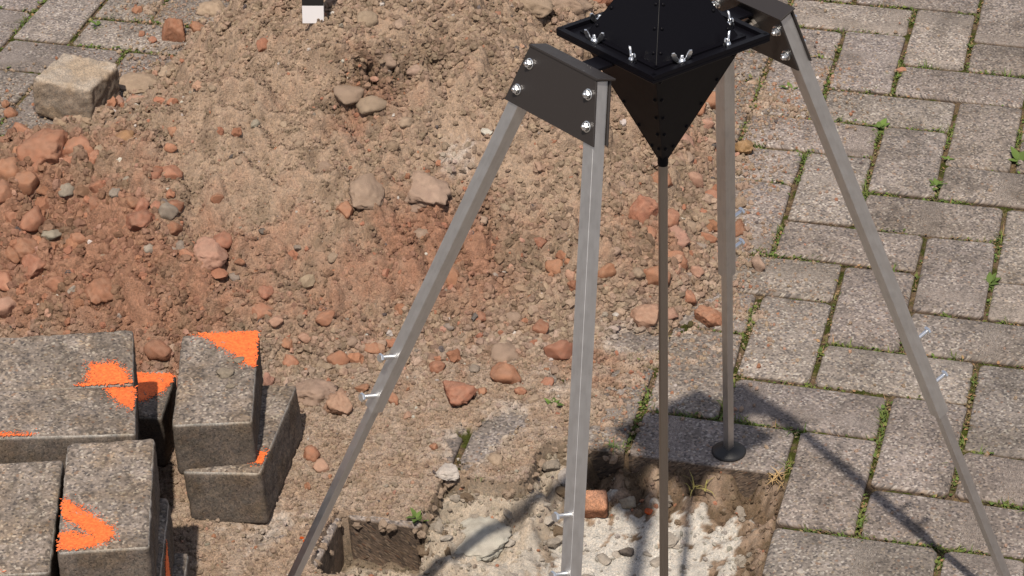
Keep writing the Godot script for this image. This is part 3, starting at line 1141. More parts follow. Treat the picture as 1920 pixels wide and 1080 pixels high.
# clods of soil that hang on the rim of the pit
func rim(heap: Node3D) -> void:
	var r := RandomNumberGenerator.new()
	r.seed = 15
	for leg in [[-5.0, 16.0, -5.0, 15.0, 6], [-5.0, 15.0, -4.0, 15.0, 14], [-4.0, 15.0, -4.0, 14.0, 10], [-4.0, 14.0, -3.0, 14.0, 12], [-3.0, 14.0, -3.0, 13.0, 9], [-3.0, 13.0, -1.9, 13.0, 14]]:
		for k in int(leg[4] * 0.7):
			var t := r.randf()
			var x: float = lerpf(leg[0], leg[2], t) * U + r.randf_range(-.008, .004)
			var z: float = lerpf(leg[1], leg[3], t) * U + r.randf_range(-.008, .004)
			var d := r.randf_range(.006, .017)
			var c := Vector3(.50, .38, .29) * r.randf_range(.75, 1.1)
			var o := piece("clod", crumb(3000 + k + int(leg[4]) * 40, Color(c.x, c.y, c.z)), M.stone, heap)
			o.transform = Transform3D(any_turn(r).scaled(Vector3.ONE * d), Vector3(x, r.randf_range(-.010, .001), z))

func loose(called: String, label: String, cat: String, x: float, z: float, d: float, c: int, sd: int, flat := 0.75, sink := 0.26, turn := 0.0) -> void:
	var r := RandomNumberGenerator.new()
	r.seed = sd
	var o := piece(called, lump(3, sd, flat, tone(c, r), 0.85 if c != 4 else 0.35), M.stone)
	var y := soil_at(x, z)
	if coarse(5, x, z) < 0.0 and paver_depth(x, z) > 0.0:
		y = maxf(y, 0.0)
	o.transform = Transform3D(Basis(Vector3.UP, turn).scaled(Vector3.ONE * d * 1.08), Vector3(x, y + d * sink, z))
	tag(o, label, cat)

func loose_stones() -> void:
	for f in [[-.560, 1.632, .007], [-.553, 1.638, .010], [-.549, 1.690, .008], [-.545, 1.655, .004]]:
		var fl := piece("paint_flake", crumb(int(f[2] * 9000.0), Color(.74, .14, .035)), M.stone, M.heap)
		fl.transform = Transform3D(Basis(Vector3.UP, f[0] * 90.0).scaled(Vector3(f[2], f[2] * .5, f[2])), Vector3(f[0], soil_at(f[0], f[1]) + .002, f[1]))
	loose("stone", "flat pale stone touching the right side of the rough sandstone block", "stone", -1.196, .530, .058, 2, 47, .3, .08, .3)
	loose("stone", "orange brown stone on the paving just right of the back leg's wide upper tube", "stone", -.197, .551, .029, 6, 31, .8)
	loose("stone", "small red stone chip lying on a joint of the upper right paving", "stone", .003, .227, .016, 0, 32)
	loose("stone", "pointed red stone on the paving immediately left of the back leg", "stone", -.160, 1.034, .036, 0, 33, .8)
	loose("stone", "flat faced red stone half behind the thin vertical rod", "stone", -.245, 1.062, .040, 1, 34, .75)
	loose("stone", "large ragged red stone alone at the foot of the heap, between left and front legs", "stone", -.449, 1.300, .043, 0, 36, .72)
	loose("stone", "rounded pink red stone between the left leg and the painted paver pile", "stone", -.594, 1.358, .035, 1, 37, .95)
	loose("stone", "big rounded red stone where the heap meets the upper left paving", "stone", -1.196, .362, .045, 0, 38, .9, .3)
	loose("stone", "small white stone on the soil between the painted pavers", "stone", -.855, 1.345, .017, 4, 39)
	loose("limestone", "wide pale limestone piece lying flat in the pit left of the front leg", "stone", -.362, 1.535, .075, 4, 40, .35, .10, .4)
	loose("limestone", "small pale stone at the broken rim of the pit, nearest its left corner", "stone", -.418, 1.470, .026, 4, 41, .5)
	loose("stone", "grey pebble beside a pale one in the back left corner of the pit", "stone", -.300, 1.400, .020, 3, 42)
	loose("stone", "grey lump under the pit's back wall, left of the rod", "stone", -.195, 1.405, .022, 3, 43)
	loose("stone", "purple brown stone on the white pit floor left of the rod", "stone", -.181, 1.487, .016, 5, 44)
	loose("limestone", "pale stone in the pit's back left corner, next to the front leg", "stone", -.278, 1.405, .026, 4, 45, .6)
	var t := block_mesh(Vector3(.034, .026, .03), .004, .003, .0016, 61, Color(.50, .27, .18), Color(.42, .21, .135), 90.0, true)
	var o := piece("brick_fragment", t, M.stone)
	o.transform = Transform3D(Basis.from_euler(Vector3(.45, .22, .05)), Vector3(-.237, soil_at(-.237, 1.425) + .012, 1.425))
	tag(o, "square fragment of red brick in the pit right beside the front leg", "brick fragment")
	o = piece("paint_chip_stone", lump(2, 62, .6, Color(.75, .14, .04), .8), M.stone)
	o.transform = Transform3D(Basis(Vector3.UP, .4).scaled(Vector3.ONE * .012), Vector3(-.169, soil_at(-.169, 1.412) + .004, 1.412))
	tag(o, "tiny stone with bright orange paint below the pit's back wall", "stone")

# ------------------------------------------------------------------ plants in the joints
func blade_mesh() -> ArrayMesh:                               # a grass blade one unit tall
	var st := SurfaceTool.new()
	st.begin(Mesh.PRIMITIVE_TRIANGLES)
	var p := [Vector3(-.04, 0, 0), Vector3(.04, 0, 0), Vector3(-.032, .55, .12), Vector3(.032, .55, .12), Vector3(0, .92, .5)]
	for f in [[0, 2, 1], [1, 2, 3], [2, 4, 3]]:
		for k in f:
			st.set_color(Color.WHITE)
			st.add_vertex(p[k])
	st.generate_normals()
	return st.commit()

func leaf_mesh() -> ArrayMesh:                                # a small oval leaf one unit long, arching
	var st := SurfaceTool.new()
	st.begin(Mesh.PRIMITIVE_TRIANGLES)
	var row := []
	for k in 6:
		var t := k / 5.0
		var w := 0.23 * sin(PI * pow(t, 0.75)) + 0.012
		var y := 0.32 * t - 0.30 * t * t
		row.append([Vector3(-w, y + 0.05, t), Vector3(0, y, t), Vector3(w, y + 0.05, t)])
	for k in 5:
		for s in 2:
			for p in [row[k][s], row[k + 1][s], row[k][s + 1], row[k][s + 1], row[k + 1][s], row[k + 1][s + 1]]:
				st.set_color(Color.WHITE)
				st.add_vertex(p)
	st.generate_normals()
	return st.commit()

func plants() -> void:
	var r := RandomNumberGenerator.new()
	r.seed = 12
	var n := noise(FastNoiseLite.TYPE_SIMPLEX_SMOOTH, 7.0, 51, 2)
	var n2 := noise(FastNoiseLite.TYPE_SIMPLEX_SMOOTH, 26.0, 52, 2)
	var blades := []
	var bt := []
	var leaves := []
	var lt := []
	for k in 700000:
		var x := r.randf_range(-1.6, .42)
		var z := r.randf_range(-.15, 1.75)
		var d := paver_depth(x, z)
		if d > 0.0012 or coarse(0, x, z) > -0.015 or coarse(1, x, z) > 0.012 or coarse(5, x, z) > -0.012:
			continue
		var g := n.get_noise_2d(x, z) + 0.75 * n2.get_noise_2d(x, z) + (0.14 if x > -.3 else 0.0)
		# tufts gather where joints cross
		if r.randf() > smoothstep(-.25, .65, g):
			continue
		var y := soil_at(x, z)
		var green := r.randf() < 0.42 + 0.7 * g
		var c := Color(.085, .125, .022) if green else Color(.21, .150, .075)
		var v := r.randf_range(.65, 1.3)
		c = Color(c.r * v * r.randf_range(.85, 1.3), c.g * v, c.b * v)
		if r.randf() < 0.5:
			var h := r.randf_range(.005, .010) * (1.0 + 1.2 * maxf(g, 0.0))
			blades.append(Transform3D(Basis(Vector3.UP, r.randf() * TAU) * Basis(Vector3.RIGHT, r.randf_range(.1, 1.25)).scaled(Vector3(h * 1.1, h, h)), Vector3(x, y, z)))
			bt.append(c)
		else:
			var h := r.randf_range(.003, .0065)
			leaves.append(Transform3D(Basis(Vector3.UP, r.randf() * TAU) * Basis(Vector3.RIGHT, r.randf_range(-.7, .2)) * Basis(Vector3.BACK, r.randf_range(-.4, .4)).scaled(Vector3(h * 1.5, h, h)), Vector3(x, y + r.randf() * .005, z)))
			lt.append(c)
	tag(scatter("joint_grass", self, blade_mesh(), M.leaf, blades, bt), "short green and straw coloured grass growing along the paving joints", "grass")
	tag(scatter("joint_moss", self, leaf_mesh(), M.leaf, leaves, lt), "moss and tiny leaves filling the paving joints", "moss")
	print("blades ", blades.size(), " leaves ", leaves.size())
	weed("weed", "broad leaved weed in the joint at the right edge of the paving", Vector3(.216, -.005, .49), 9, .027, 1)
	weed("weed", "small weed at a joint crossing high on the right, below the broad paver", Vector3(-.004, -.005, .427), 10, .019, 2)
	weed("weed", "bushy little weed in the steep joint of the middle right paving", Vector3(.104, -.005, .590), 12, .018, 3)
	weed("weed", "weed tuft in the joint a hand's width above the bushy weed", Vector3(.110, -.005, .503), 7, .013, 4)
	weed("weed", "weed spreading into a side joint low on the right edge", Vector3(.206, -.005, .846), 9, .018, 5)
	weed("weed", "weed tuft between the back leg and the right leg's upper end", Vector3(-.160, -.005, .335), 9, .017, 6)
	weed("weed", "leafy weed in the joint of the upper left paving", Vector3(-1.342, -.005, .344), 9, .016, 7)
	weed("weed", "tuft of grass at the joint right of the black foot", Vector3(-.003, -.005, 1.268), 16, .019, 8, true)
	weed("dry_grass_tuft", "dry straw coloured grass tuft hanging over the pit's back right corner", Vector3(-.012, -.004, 1.372), 22, .024, 9, true, Color(.36, .24, .11))
	weed("weed", "green sprig at the soil edge behind the front leg", Vector3(-.325, .004, 1.285), 8, .016, 10)
	weed("weed", "green tuft on the pit's back rim left of the rod", Vector3(-.225, .002, 1.355), 18, .016, 11, true)
	weed("weed", "single green sprig on the soil rim of the pit left of the front leg", Vector3(-.372, .006, 1.470), 5, .014, 12, true)
	weed("weed", "dark green sprig on the soil at the corner of the paver shaped pit", Vector3(-.432, .004, 1.565), 8, .015, 13)
	weed("dry_grass_tuft", "withered roots and grass under the pit's back wall right of the rod", Vector3(-.112, -.026, 1.385), 18, .022, 14, true, Color(.22, .19, .06))

func weed(called: String, label: String, at: Vector3, count: int, size: float, sd: int, grassy := false, c := Color(.085, .135, .024)) -> void:
	var r := RandomNumberGenerator.new()
	r.seed = 300 + sd
	var o := thing(called, label, "grass tuft" if grassy else "weed", at)
	for k in count:
		var m := MeshInstance3D.new()
		m.name = "blade" if grassy else "leaf"
		if not M.has("blade_mesh"):
			M.blade_mesh = blade_mesh()
			M.leaf_mesh = leaf_mesh()
		m.mesh = M.blade_mesh if grassy else M.leaf_mesh
		var v := r.randf_range(.7, 1.35)
		var mat: StandardMaterial3D = M.leaf.duplicate() if k % 3 == 0 or k < 3 else null
		if mat:
			mat.albedo_color = Color(c.r * v, c.g * v, c.b * v).linear_to_srgb()
			M["leaf_%d_%d" % [sd, k % 3]] = mat
		m.material_override = mat if mat else M["leaf_%d_%d" % [sd, k % 3 if k >= 3 else k]]
		var h := size * (r.randf_range(.35, 1.1) if grassy else r.randf_range(.6, 1.15))
		var tilt := r.randf_range(.1, 1.5) if grassy else r.randf_range(-.75, .1)
		m.transform = Transform3D(Basis(Vector3.UP, TAU * k / count * 1.7 + r.randf_range(-.4, .4)) * Basis(Vector3.RIGHT, tilt).scaled(Vector3(h, h, h)), Vector3(r.randf_range(-.002, .002) * (6.0 if grassy else 1.0), .001 * (k % 5), r.randf_range(-.004, .004)))
		o.add_child(m, true)

# ------------------------------------------------------------------ the pile of taken up pavers
func loose_paver(label: String, at: Vector3, yaw: float, pitch: float, roll: float, s: Vector3, sd: int, v := 0.92) -> MeshInstance3D:
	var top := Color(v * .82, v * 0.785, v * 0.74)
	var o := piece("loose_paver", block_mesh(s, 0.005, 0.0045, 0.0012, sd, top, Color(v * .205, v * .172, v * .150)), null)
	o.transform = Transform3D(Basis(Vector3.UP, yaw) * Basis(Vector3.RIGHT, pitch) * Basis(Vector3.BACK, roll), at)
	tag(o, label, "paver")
	return o

func spray(o: MeshInstance3D, s: Vector3, outline: Array, sd: int, label := "") -> void:
	var pm := piece("paint_mark", paint_mesh(Vector3(0, s.y * 0.5, 0), Vector3.RIGHT, Vector3.BACK, outline, sd, Vector2(s.x * .5 - .003, s.z * .5 - .003)), M.paint, o)
	if label != "":
		pm.set_meta("label", label)

func face_points(s: Vector3, uv: Array) -> Array:            # fractions of the top face to metres from its middle
	var r := []
	for k in range(0, uv.size(), 2):
		r.append(Vector2((uv[k] - 0.5) * s.x, (uv[k + 1] - 0.5) * s.z))
	return r

func pile() -> void:
	var s := Vector3(.0986, .079, .1972)
	var o := loose_paver("grey paver with an orange band across its far right corner, lying on a tilted paver", Vector3(-.7003, .1118, 1.5168), .285, .019, .0075, s, 201, .86)
	spray(o, s, face_points(s, [.14, .0, .55, .0, 1.0, .0, 1.0, .42, .86, .38, .77, .33, .70, .26, .58, .20, .47, .15, .36, .08]), 1)
	for k in [[.62, .47, .020, 71], [.78, .33, .011, 72], [.66, .33, .008, 73], [.70, .62, .010, 74]]:
		var c := piece("mortar_lump", lump(2, k[3], .4, Color(.36, .31, .25), .3), M.stone, o)
		c.transform = Transform3D(Basis(Vector3.UP, k[0] * 9.0).scaled(Vector3.ONE * k[2] * 1.2), Vector3((k[0] - .5) * s.x, s.y * .5 + k[2] * .1, (k[1] - .5) * s.z))
	s = Vector3(.1, .08, .2)
	o = loose_paver("tilted grey paver half buried in sand under the one with the orange corner", Vector3(-.6693, .0415, 1.5225), .085, -.02, .075, s, 202, .88)
	spray(o, s, [Vector2(.038, .055), Vector2(.049, .052), Vector2(.049, .080), Vector2(.036, .078)], 2)
	s = Vector3(.101, .081, .202)
	o = loose_paver("grey paver with an orange arrow head, on top at the near right of the pile", Vector3(-.6947, .1945, 1.8808), .3285, .017, -.002, s, 203, .93)
	spray(o, s, face_points(s, [.0, .52, .21, .61, .42, .73, .58, .82, .61, .87, .58, .92, .41, .965, .20, .992, .0, .985, .0, .84, .12, .82, .28, .865, .345, .865, .20, .78, .09, .72, .0, .68]), 3)
	s = Vector3(.222, .088, .1105)
	o = loose_paver("long grey paver at the pile's back with an orange near right corner", Vector3(-.887, .1699, 1.6157), .3676, .0775, -.0275, s, 204, .84)
	spray(o, s, [Vector2(.058, .012), Vector2(.086, .011), Vector2(.101, .032), Vector2(.110, .0548), Vector2(.052, .0548), Vector2(.040, .0535), Vector2(.054, .046)], 4)
	s = Vector3(.22, .088, .109)
	o = loose_paver("reddish grey paver with an orange wedge and a thin orange front edge", Vector3(-.8451, .1674, 1.72), .3668, -.0603, -.0675, s, 205, .88)
	spray(o, s, [Vector2(.070, -.054), Vector2(.1095, -.054), Vector2(.1095, -.028), Vector2(.105, 0), Vector2(.092, -.012), Vector2(.082, -.028)], 5)
	spray(o, s, [Vector2(-.105, .043), Vector2(-.04, .046), Vector2(-.01, .0505), Vector2(-.01, .0528), Vector2(-.105, .0530)], 6)
	s = Vector3(.098, .078, .196)
	o = loose_paver("grey paver at the pile's near left, with orange only at its front edge", Vector3(-.8046, .1606, 1.8991), .3046, .0654, 0.0, s, 206, .93)
	spray(o, s, [Vector2(-.046, .066), Vector2(-.028, .072), Vector2(-.016, .084), Vector2(-.008, .094), Vector2(-.046, .095)], 7)
	s = Vector3(.2, .08, .1045)
	o = loose_paver("low paver with an orange end right of the pile's back", Vector3(-.8825, .0450, 1.4965), .175, -.02, .0, s, 207, .8)
	spray(o, s, [Vector2(.04, -.050), Vector2(.088, -.050), Vector2(.0995, -.044), Vector2(.0995, -.030), Vector2(.090, -.008), Vector2(.07, .016), Vector2(.04, .02)], 8)
	# the layers underneath
	s = Vector3(.1, .078, .2)
	o = loose_paver("middle paver of the near right stack, just under the arrow painted one", Vector3(-.6880, .1140, 1.8790), .290, 0.0, 0.0, s, 208, .82)
	var pm := piece("paint_mark", paint_mesh(Vector3(.05, 0, 0), Vector3.BACK, Vector3.UP, [Vector2(-.02, -.02), Vector2(.0, -.024), Vector2(.022, -.005), Vector2(.012, .02), Vector2(-.004, .024), Vector2(-.022, .03)], 9), M.paint, o)
	pm.set_meta("label", "orange flecks on the side of the paver")
	loose_paver("lowest paver of the near right stack, sticking out furthest to the right", Vector3(-.6740, .0360, 1.8800), .262, 0.0, 0.0, s, 209, .8)
	loose_paver("middle paver of the near left stack", Vector3(-.8090, .0835, 1.9000), .31, .03, 0.0, Vector3(.1, .076, .2), 210, .8)
	loose_paver("lowest paver of the near left stack", Vector3(-.8000, .0140, 1.9020), .33, 0.0, 0.0, Vector3(.1, .076, .2), 211, .8)
	loose_paver("paver lying under the long back paver of the pile", Vector3(-.884, .0890, 1.6180), .36, .05, -.02, Vector3(.21, .074, .1), 212, .78)
	loose_paver("lowest paver at the back of the pile", Vector3(-.890, .0200, 1.6220), .38, 0.0, 0.0, Vector3(.21, .07, .1), 213, .78)
	loose_paver("paver lying under the reddish grey one with the orange wedge", Vector3(-.848, .0890, 1.7230), .36, -.03, -.04, Vector3(.21, .074, .1), 214, .78)
	loose_paver("lowest paver in the middle of the pile", Vector3(-.850, .0200, 1.7260), .37, 0.0, 0.0, Vector3(.21, .07, .1), 215, .78)
	# the rough stone block at the far left
	var b := piece("stone_block", block_mesh(Vector3(.103, .068, .104), .0026, .0065, .0030, 216, Color(.53, .45, .375), Color(.36, .295, .24), 38.0, true), M.hewn)
	b.transform = Transform3D(Basis(Vector3.UP, -.10) * Basis(Vector3.RIGHT, -.03) * Basis(Vector3.BACK, -.05), Vector3(-1.2586, .0345, .6325))
	tag(b, "rough square block of pale sandstone at the far left edge of the heap", "stone block")
	print("K soil ", soil_at(-1.2365, .7135))

# ------------------------------------------------------------------ the four legged stand
func bolt(parent: Node, o: Vector3, d: Vector3, shaft: float, head := .0050) -> void:
	var st := begin()
	lathe(st, o, d, [Vector2(.0025, 0), Vector2(.0025, shaft)], 8)
	var f := frame_of(d)
	prism(st, o + d * shaft, f[0], f[1], d, ring_outline(6, head), .0034, .0005)
	piece("bolt", done(st), M.zinc, parent)

func washer_bolt(parent: Node, o: Vector3, d: Vector3) -> void:
	var st := begin()
	lathe(st, o, d, [Vector2(0, 0), Vector2(.0056, 0), Vector2(.0056, .001), Vector2(.0046, .0012)], 16, false)
	var f := frame_of(d)
	prism(st, o + d * .001, f[0], f[1], d, ring_outline(6, .0042, .3), .0036, .0006)
	lathe(st, o, d, [Vector2(.0021, .004), Vector2(.0021, .0066), Vector2(.0, .0072)], 8)
	piece("bolt", done(st), M.zinc, parent)

func tube(st: SurfaceTool, a: Vector3, b: Vector3, ex: Vector3, ez: Vector3, w: float) -> void:
	var c := w * 0.5
	var e := w * 0.025
	prism(st, a, ex, ez, (b - a).normalized(), [Vector2(c, c - e), Vector2(c - e, c), Vector2(-c + e, c), Vector2(-c, c - e), Vector2(-c, -c + e), Vector2(-c + e, -c), Vector2(c - e, -c), Vector2(c, -c + e)], a.distance_to(b), .0004)

func stand() -> void:
	var at := Vector3(-.0821, 0, 1.7896)
	var root := thing("survey_stand", "four legged metal stand carrying a black double pyramid with a rod hanging from its tip", "stand", at)
	var B := Basis(Vector3.RIGHT, -.0398) * Basis(Vector3.BACK, .0198) * Basis(Vector3.UP, -.6708)
	var H := Transform3D(B, Vector3(0, .8268, 0))
	var ex := B.x
	var ey := B.y
	var ez := B.z
	var s := .0744
	# flange with its raised rim
	var st := begin()
	prism(st, H * Vector3(0, -.003, 0), ex, ez, ey, [Vector2(-s, -s), Vector2(s, -s), Vector2(s, s), Vector2(-s, s)], .004, .0008)
	var fl := piece("flange", done(st), M.black, root)
	for k in 4:
		var d := Basis(ey, PI / 2 * k)
		st = begin()
		var e := d * ex
		var f := d * ez
		prism(st, H.origin + f * (s - .0028) + ey * .0012, e, f, ey, [Vector2(-s, -.0028), Vector2(s, -.0028), Vector2(s, .0032), Vector2(-s, .0032)], .0042, .0012)
		piece("rim", done(st), M.black, fl)
		st = begin()
		prism(st, H.origin + f * .0555 + ey * .0012, e, f, ey, [Vector2(-.058, -.003), Vector2(.058, -.003), Vector2(.058, .0025), Vector2(-.058, .0025)], .0018, .0007)
		piece("strip", done(st), M.black, fl)
		for t in [-.029, .029]:
			wing_nut(root, H.origin + f * .0628 + e * t + ey * .0012, ey, (e * cos(t * 30.0 + k) + f * sin(t * 30.0 + k * 1.7) * .4).normalized())
	# pyramids
	var up := pyramid(H, .0535, .101, 1.0)
	var low := pyramid(H, .0578, -.1418, -1.0)
	var upper := piece("upper_pyramid", up, M.black, root)
	var lower := piece("lower_pyramid", low, M.black, root)
	for g in [[upper, .0535, .101, .0012], [lower, .0578, -.1418, -.003]]:
		for k in 4:
			var d := Basis(ey, PI / 2 * k)
			for side in [-1.0, 1.0]:
				for t in [.10, .29, .48, .66, .82]:
					var w: float = g[1] * (1.0 - t)
					var out: Vector3 = (d * ez * absf(g[2]) + ey * signf(g[2]) * g[1]).normalized()
					var p: Vector3 = H.origin + d * ez * w + d * ex * side * maxf(w - .0052, .0028) + ey * (g[3] + g[2] * t)
					st = begin()
					lathe(st, p - out * .0004, out, [Vector2(.0021, 0), Vector2(.0019, .0009), Vector2(.0012, .0016), Vector2(0, .0018)], 8)
					piece("rivet", done(st), M.black, g[0])
	# collar and rod
	var tip := H * Vector3(0, -.1418, 0)
	var dn := -ey
	st = begin()
	lathe(st, tip - dn * .012, dn, [Vector2(0, 0), Vector2(.0056, 0), Vector2(.0056, .010), Vector2(.0051, .0128), Vector2(0, .0128)], 16, false)
	piece("collar", done(st), M.black, root)
	st = begin()
	lathe(st, tip, dn, [Vector2(.0049, 0), Vector2(.0049, .765), Vector2(.0, .775)], 20)
	piece("rod", done(st), M.rod, root)
	# brackets with two legs each
	var feet := {"-1_1": Vector3(-.543, .006, 1.871), "1_1": Vector3(-.097, 0, 2.250), "1_-1": Vector3(.318, 0, 1.590), "-1_-1": Vector3(-.080, 0, 1.331)}
	var reach := {"-1_1": .5336, "1_1": .5564, "1_-1": .6145, "-1_-1": .5523}
	var bolts := {"-1_1": [.446, .511], "1_1": [.466, .5326], "1_-1": [.496, .570], "-1_-1": [.440, .507]}
	for q in [1, -1]:
		var tops := []
		var dirs := []
		for p in [-1, 1]:
			var t := H * Vector3(p * .0444, -.0051, q * .1193)
			tops.append(t)
			dirs.append(((feet["%d_%d" % [p, q]] - at) - t).normalized())
		var mean: Vector3 = dirs[0] + dirs[1]
		var ed := (mean - ex * mean.dot(ex)).normalized()      # down along the bracket
		var en := ex.cross(ed).normalized()
		if en.dot(ez * q) < 0.0:
			en = -en
		var mid: Vector3 = (tops[0] + tops[1]) * 0.5
		var br := Node3D.new()
		br.name = "bracket"
		root.add_child(br, true)
		var plate := []
		var sl := []
		for i in 2:
			sl.append(dirs[i].dot(ex) / dirs[i].dot(ed))
		var y0 := -.012
		var y1 := .050
		plate = [Vector2(-.0444 + sl[0] * y0 - .0115, y0), Vector2(.0444 + sl[1] * y0 + .0100, y0), Vector2(.0444 + sl[1] * y1 + .0100, y1), Vector2(-.0444 + sl[0] * y1 - .0115, y1)]
		st = begin()
		prism(st, mid + en * .0077, ex, ed, en, plate, .0022, .0005)
		piece("outer_plate", done(st), M.bracket, br)
		st = begin()
		prism(st, mid - en * .0099, ex, ed, en, plate, .0022, .0005)
		piece("inner_plate", done(st), M.bracket, br)
		st = begin()
		prism(st, mid + ed * (y0 - .0026), ex, en, ed, [Vector2(plate[0].x, -.0108), Vector2(plate[1].x + .004, -.0108), Vector2(plate[1].x + .002, .0108), Vector2(plate[0].x, .0108)], .0024, .0006)
		piece("top_plate", done(st), M.bracket, br)
		for i in 2:
			for y in [.004, .034]:
				var p: Vector3 = mid + ex * ([-.0444, .0444][i] + sl[i] * y) + ed * y
				washer_bolt(br, p + en * .0099, en)
				washer_bolt(br, p - en * .0099, -en)
		# the arm that carries the flange
		st = begin()
		prism(st, H * Vector3(-.012, -.0065, 0) + ez * q * .058, ex, ez * q, ey, [Vector2(0, 0), Vector2(.024, 0), Vector2(.024, .052), Vector2(0, .052)], .003, .0005)
		piece("arm", done(st), M.black, br)
		st = begin()
		lathe(st, mid - en * .0099 + ed * .014 + ex * .004, -en, [Vector2(.0125, 0), Vector2(.0125, .003), Vector2(.0090, .003), Vector2(.0090, .0105), Vector2(.0, .0115)], 18, false)
		piece("knob", done(st), M.rod, br)
		# legs
		for i in 2:
			var key := "%d_%d" % [[-1, 1][i], q]
			var foot: Vector3 = feet[key] - at
			var dir: Vector3 = dirs[i]
			var top: Vector3 = tops[i] - dir * .009
			var lx := (ex - dir * ex.dot(dir)).normalized()
			var lz := lx.cross(dir).normalized()
			if lz.dot(en) < 0.0:
				lz = -lz
			var l: float = tops[i].distance_to(foot)
			var leg := Node3D.new()
			leg.name = "leg"
			root.add_child(leg, true)
			var joint: Vector3 = tops[i] + dir * l * reach[key]
			st = begin()
			tube(st, Vector3.ZERO, Vector3(0, top.distance_to(joint), 0), Vector3.RIGHT, Vector3.BACK, .0148)
			var along := Basis(lx, dir, lx.cross(dir))
			piece("outer_tube", done(st), M.alu, leg).transform = Transform3D(along, top)
			st = begin()
			tube(st, Vector3.ZERO, Vector3(0, joint.distance_to(foot) + .012, 0), Vector3.RIGHT, Vector3.BACK, .0096)
			piece("inner_tube", done(st), M.alu_inner, leg).transform = Transform3D(along, joint - dir * .02)
			for d in bolts[key]:
				bolt(leg, tops[i] + dir * l * d + lz * .0068, lz, .0155)
			st = begin()
			lathe(st, foot + Vector3(0, .0003, 0), Vector3.UP, [Vector2(0, 0), Vector2(.0222, 0), Vector2(.0224, .0022), Vector2(.0195, .0050), Vector2(.0085, .0115), Vector2(.0070, .0165), Vector2(0, .0165)], 28)
			piece("foot", done(st), M.rubber, leg)

func wing_nut(parent: Node, o: Vector3, up: Vector3, along: Vector3) -> void:
	var st := begin()
	var f := along.cross(up).normalized()
	along = up.cross(f).normalized()
	lathe(st, o, up, [Vector2(.0042, 0), Vector2(.0042, .0028), Vector2(.0030, .0052), Vector2(0, .0052)], 10)
	lathe(st, o, up, [Vector2(.0017, .005), Vector2(.0017, .0088), Vector2(0, .0092)], 8)
	for s in [-1.0, 1.0]:
		prism(st, o - f * .0011, along * s, up, f, [Vector2(.002, .0008), Vector2(.0050, .0012), Vector2(.0092, .0055), Vector2(.0112, .0100), Vector2(.0106, .0128), Vector2(.0080, .0130), Vector2(.0060, .0105), Vector2(.0038, .0060), Vector2(.0018, .0040)], .0022, .0006)
	piece("wing_nut", done(st), M.zinc, parent)

func pyramid(H: Transform3D, half: float, tall: float, sg: float) -> ArrayMesh:
	var st := begin()
	var base := .0008 if sg > 0.0 else -.003
	var c := .0003                                            # folded edge
	var ring := []
	for lvl in 2:
		var w: float = half if lvl == 0 else .004
		var y: float = base if lvl == 0 else base + tall * (1.0 - .004 / half)
		var r := []
		for k in 4:
			var a := Vector3(w, y, w).rotated(Vector3.UP, PI / 2 * k)
			var e1 := Vector3(0, 0, -1).rotated(Vector3.UP, PI / 2 * k)
			var e2 := Vector3(-1, 0, 0).rotated(Vector3.UP, PI / 2 * k)
			var cc: float = c
			r.append(H * (a + e1 * cc))
			r.append(H * (a + e2 * cc))
		ring.append(r)
	var mid := H * Vector3(0, base + tall * .3, 0)
	for i in 8:
		var j := (i + 1) % 8
		var m: Vector3 = (ring[0][i] + ring[0][j]) * .5 - mid
		tri(st, ring[0][i], ring[0][j], ring[1][j], m)
		tri(st, ring[0][i], ring[1][j], ring[1][i], m)
		tri(st, ring[1][i], ring[1][j], H * Vector3(0, base + tall * (1.0 - .004 / half), 0), H.basis.y * sg)
	return done(st)

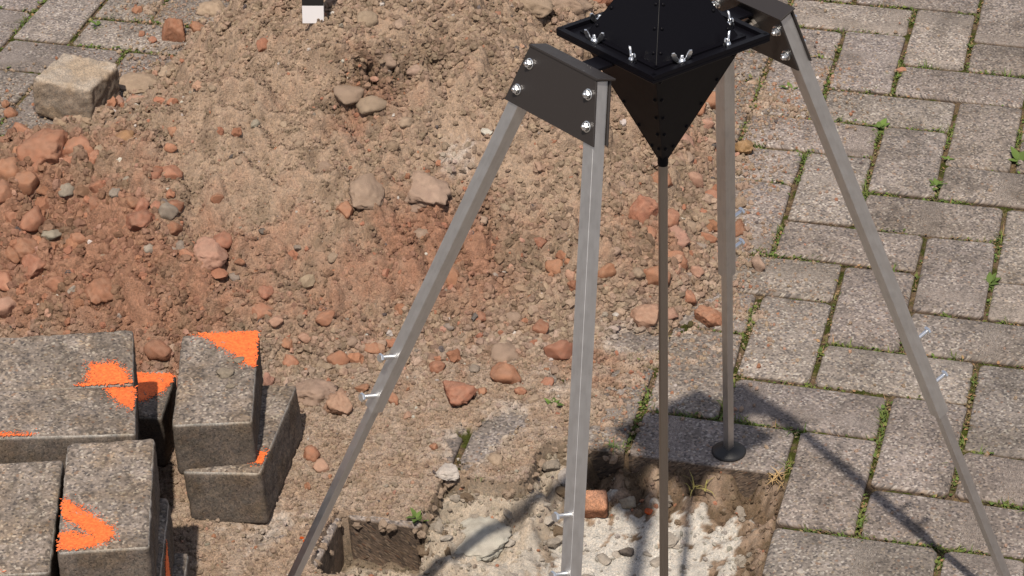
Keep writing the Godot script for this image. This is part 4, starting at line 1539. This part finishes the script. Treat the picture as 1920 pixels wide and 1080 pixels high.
func stake() -> void:
	var at := Vector3(-.788, 0, .816)
	at.y = soil_at(at.x, at.z) + .014
	var root := thing("measuring_stake", "flat stake with black and white bands standing in the top of the heap", "measuring stake", at)
	var b := Basis(Vector3.UP, .26) * Basis(Vector3.BACK, -.03)
	root.basis = b
	var y := -.010
	for k in 12:
		var h := .028 if k == 0 else .029
		var st := begin()
		prism(st, Vector3(0, y, -.005), Vector3.RIGHT, Vector3.UP, Vector3.BACK, [Vector2(-.0155, 0), Vector2(.0155, 0), Vector2(.0155, h), Vector2(-.0155, h)], .010, .0003)
		piece("band", done(st), M.white_paint if k % 2 == 0 else M.black_paint, root)
		if k == 1:
			st = begin()
			prism(st, Vector3(0, y + h, -.0056), Vector3.RIGHT, Vector3.UP, Vector3.BACK, [Vector2(-.016, 0), Vector2(.016, 0), Vector2(.016, .003), Vector2(-.016, .003)], .0112, .0003)
			piece("stripe", done(st), M.yellow_paint, root)
		y += h

# ------------------------------------------------------------------ the scene
func _ready() -> void:
	var cam := Camera3D.new()
	cam.name = "camera"
	cam.fov = 12.33
	cam.near = 0.1
	cam.far = 200.0
	cam.transform = Transform3D(Basis(Vector3(.96943839, -.02071163, -.24445906), Vector3(-.11356359, .84536627, -.52197622), Vector3(.21746842, .53378543, .81717844)), Vector3(.37294935, 2.02079919, 4.09960301))
	add_child(cam)
	cam.current = true
	var env := Environment.new()
	env.background_mode = Environment.BG_SKY
	var sky := Sky.new()
	var sm := ProceduralSkyMaterial.new()
	sm.sky_top_color = Color(.70, .72, .79)
	sm.sky_horizon_color = Color(.90, .91, .92)
	sm.sky_curve = 0.2
	sm.ground_bottom_color = Color(.38, .36, .34)
	sm.ground_horizon_color = Color(.70, .71, .72)
	sm.sky_energy_multiplier = 0.85
	sky.sky_material = sm
	env.sky = sky
	env.tonemap_mode = Environment.TONE_MAPPER_LINEAR
	env.tonemap_exposure = 1.15
	env.sdfgi_enabled = true
	env.ssao_enabled = true
	env.ssil_enabled = true
	var we := WorldEnvironment.new()
	we.name = "world"
	we.environment = env
	add_child(we)
	var sun := DirectionalLight3D.new()
	sun.name = "sun"
	sun.light_energy = 1.45
	sun.light_color = Color(1.0, .955, .89)
	sun.light_angular_distance = 1.0
	sun.shadow_enabled = true
	add_child(sun)
	sun.look_at_from_position(Vector3.ZERO, Vector3(-.05, -.83, -.49), Vector3.UP)
	var t0 := Time.get_ticks_msec()
	for b in [[-1, 13, 1], [-3, 13, 0], [-2, 14, 1], [-4, 14, 0], [-5, 15, 0], [-3, 15, 1], [-1, 15, 0]]:
		removed[Vector3i(b[0], b[1], b[2])] = true
	materials()
	print("materials ", Time.get_ticks_msec() - t0)
	ground()
	print("ground ", Time.get_ticks_msec() - t0)
	pavement()
	pile()
	print("pile ", Time.get_ticks_msec() - t0)
	stand()
	stake()
	stones()
	loose_stones()
	plants()
	print("all ", Time.get_ticks_msec() - t0)
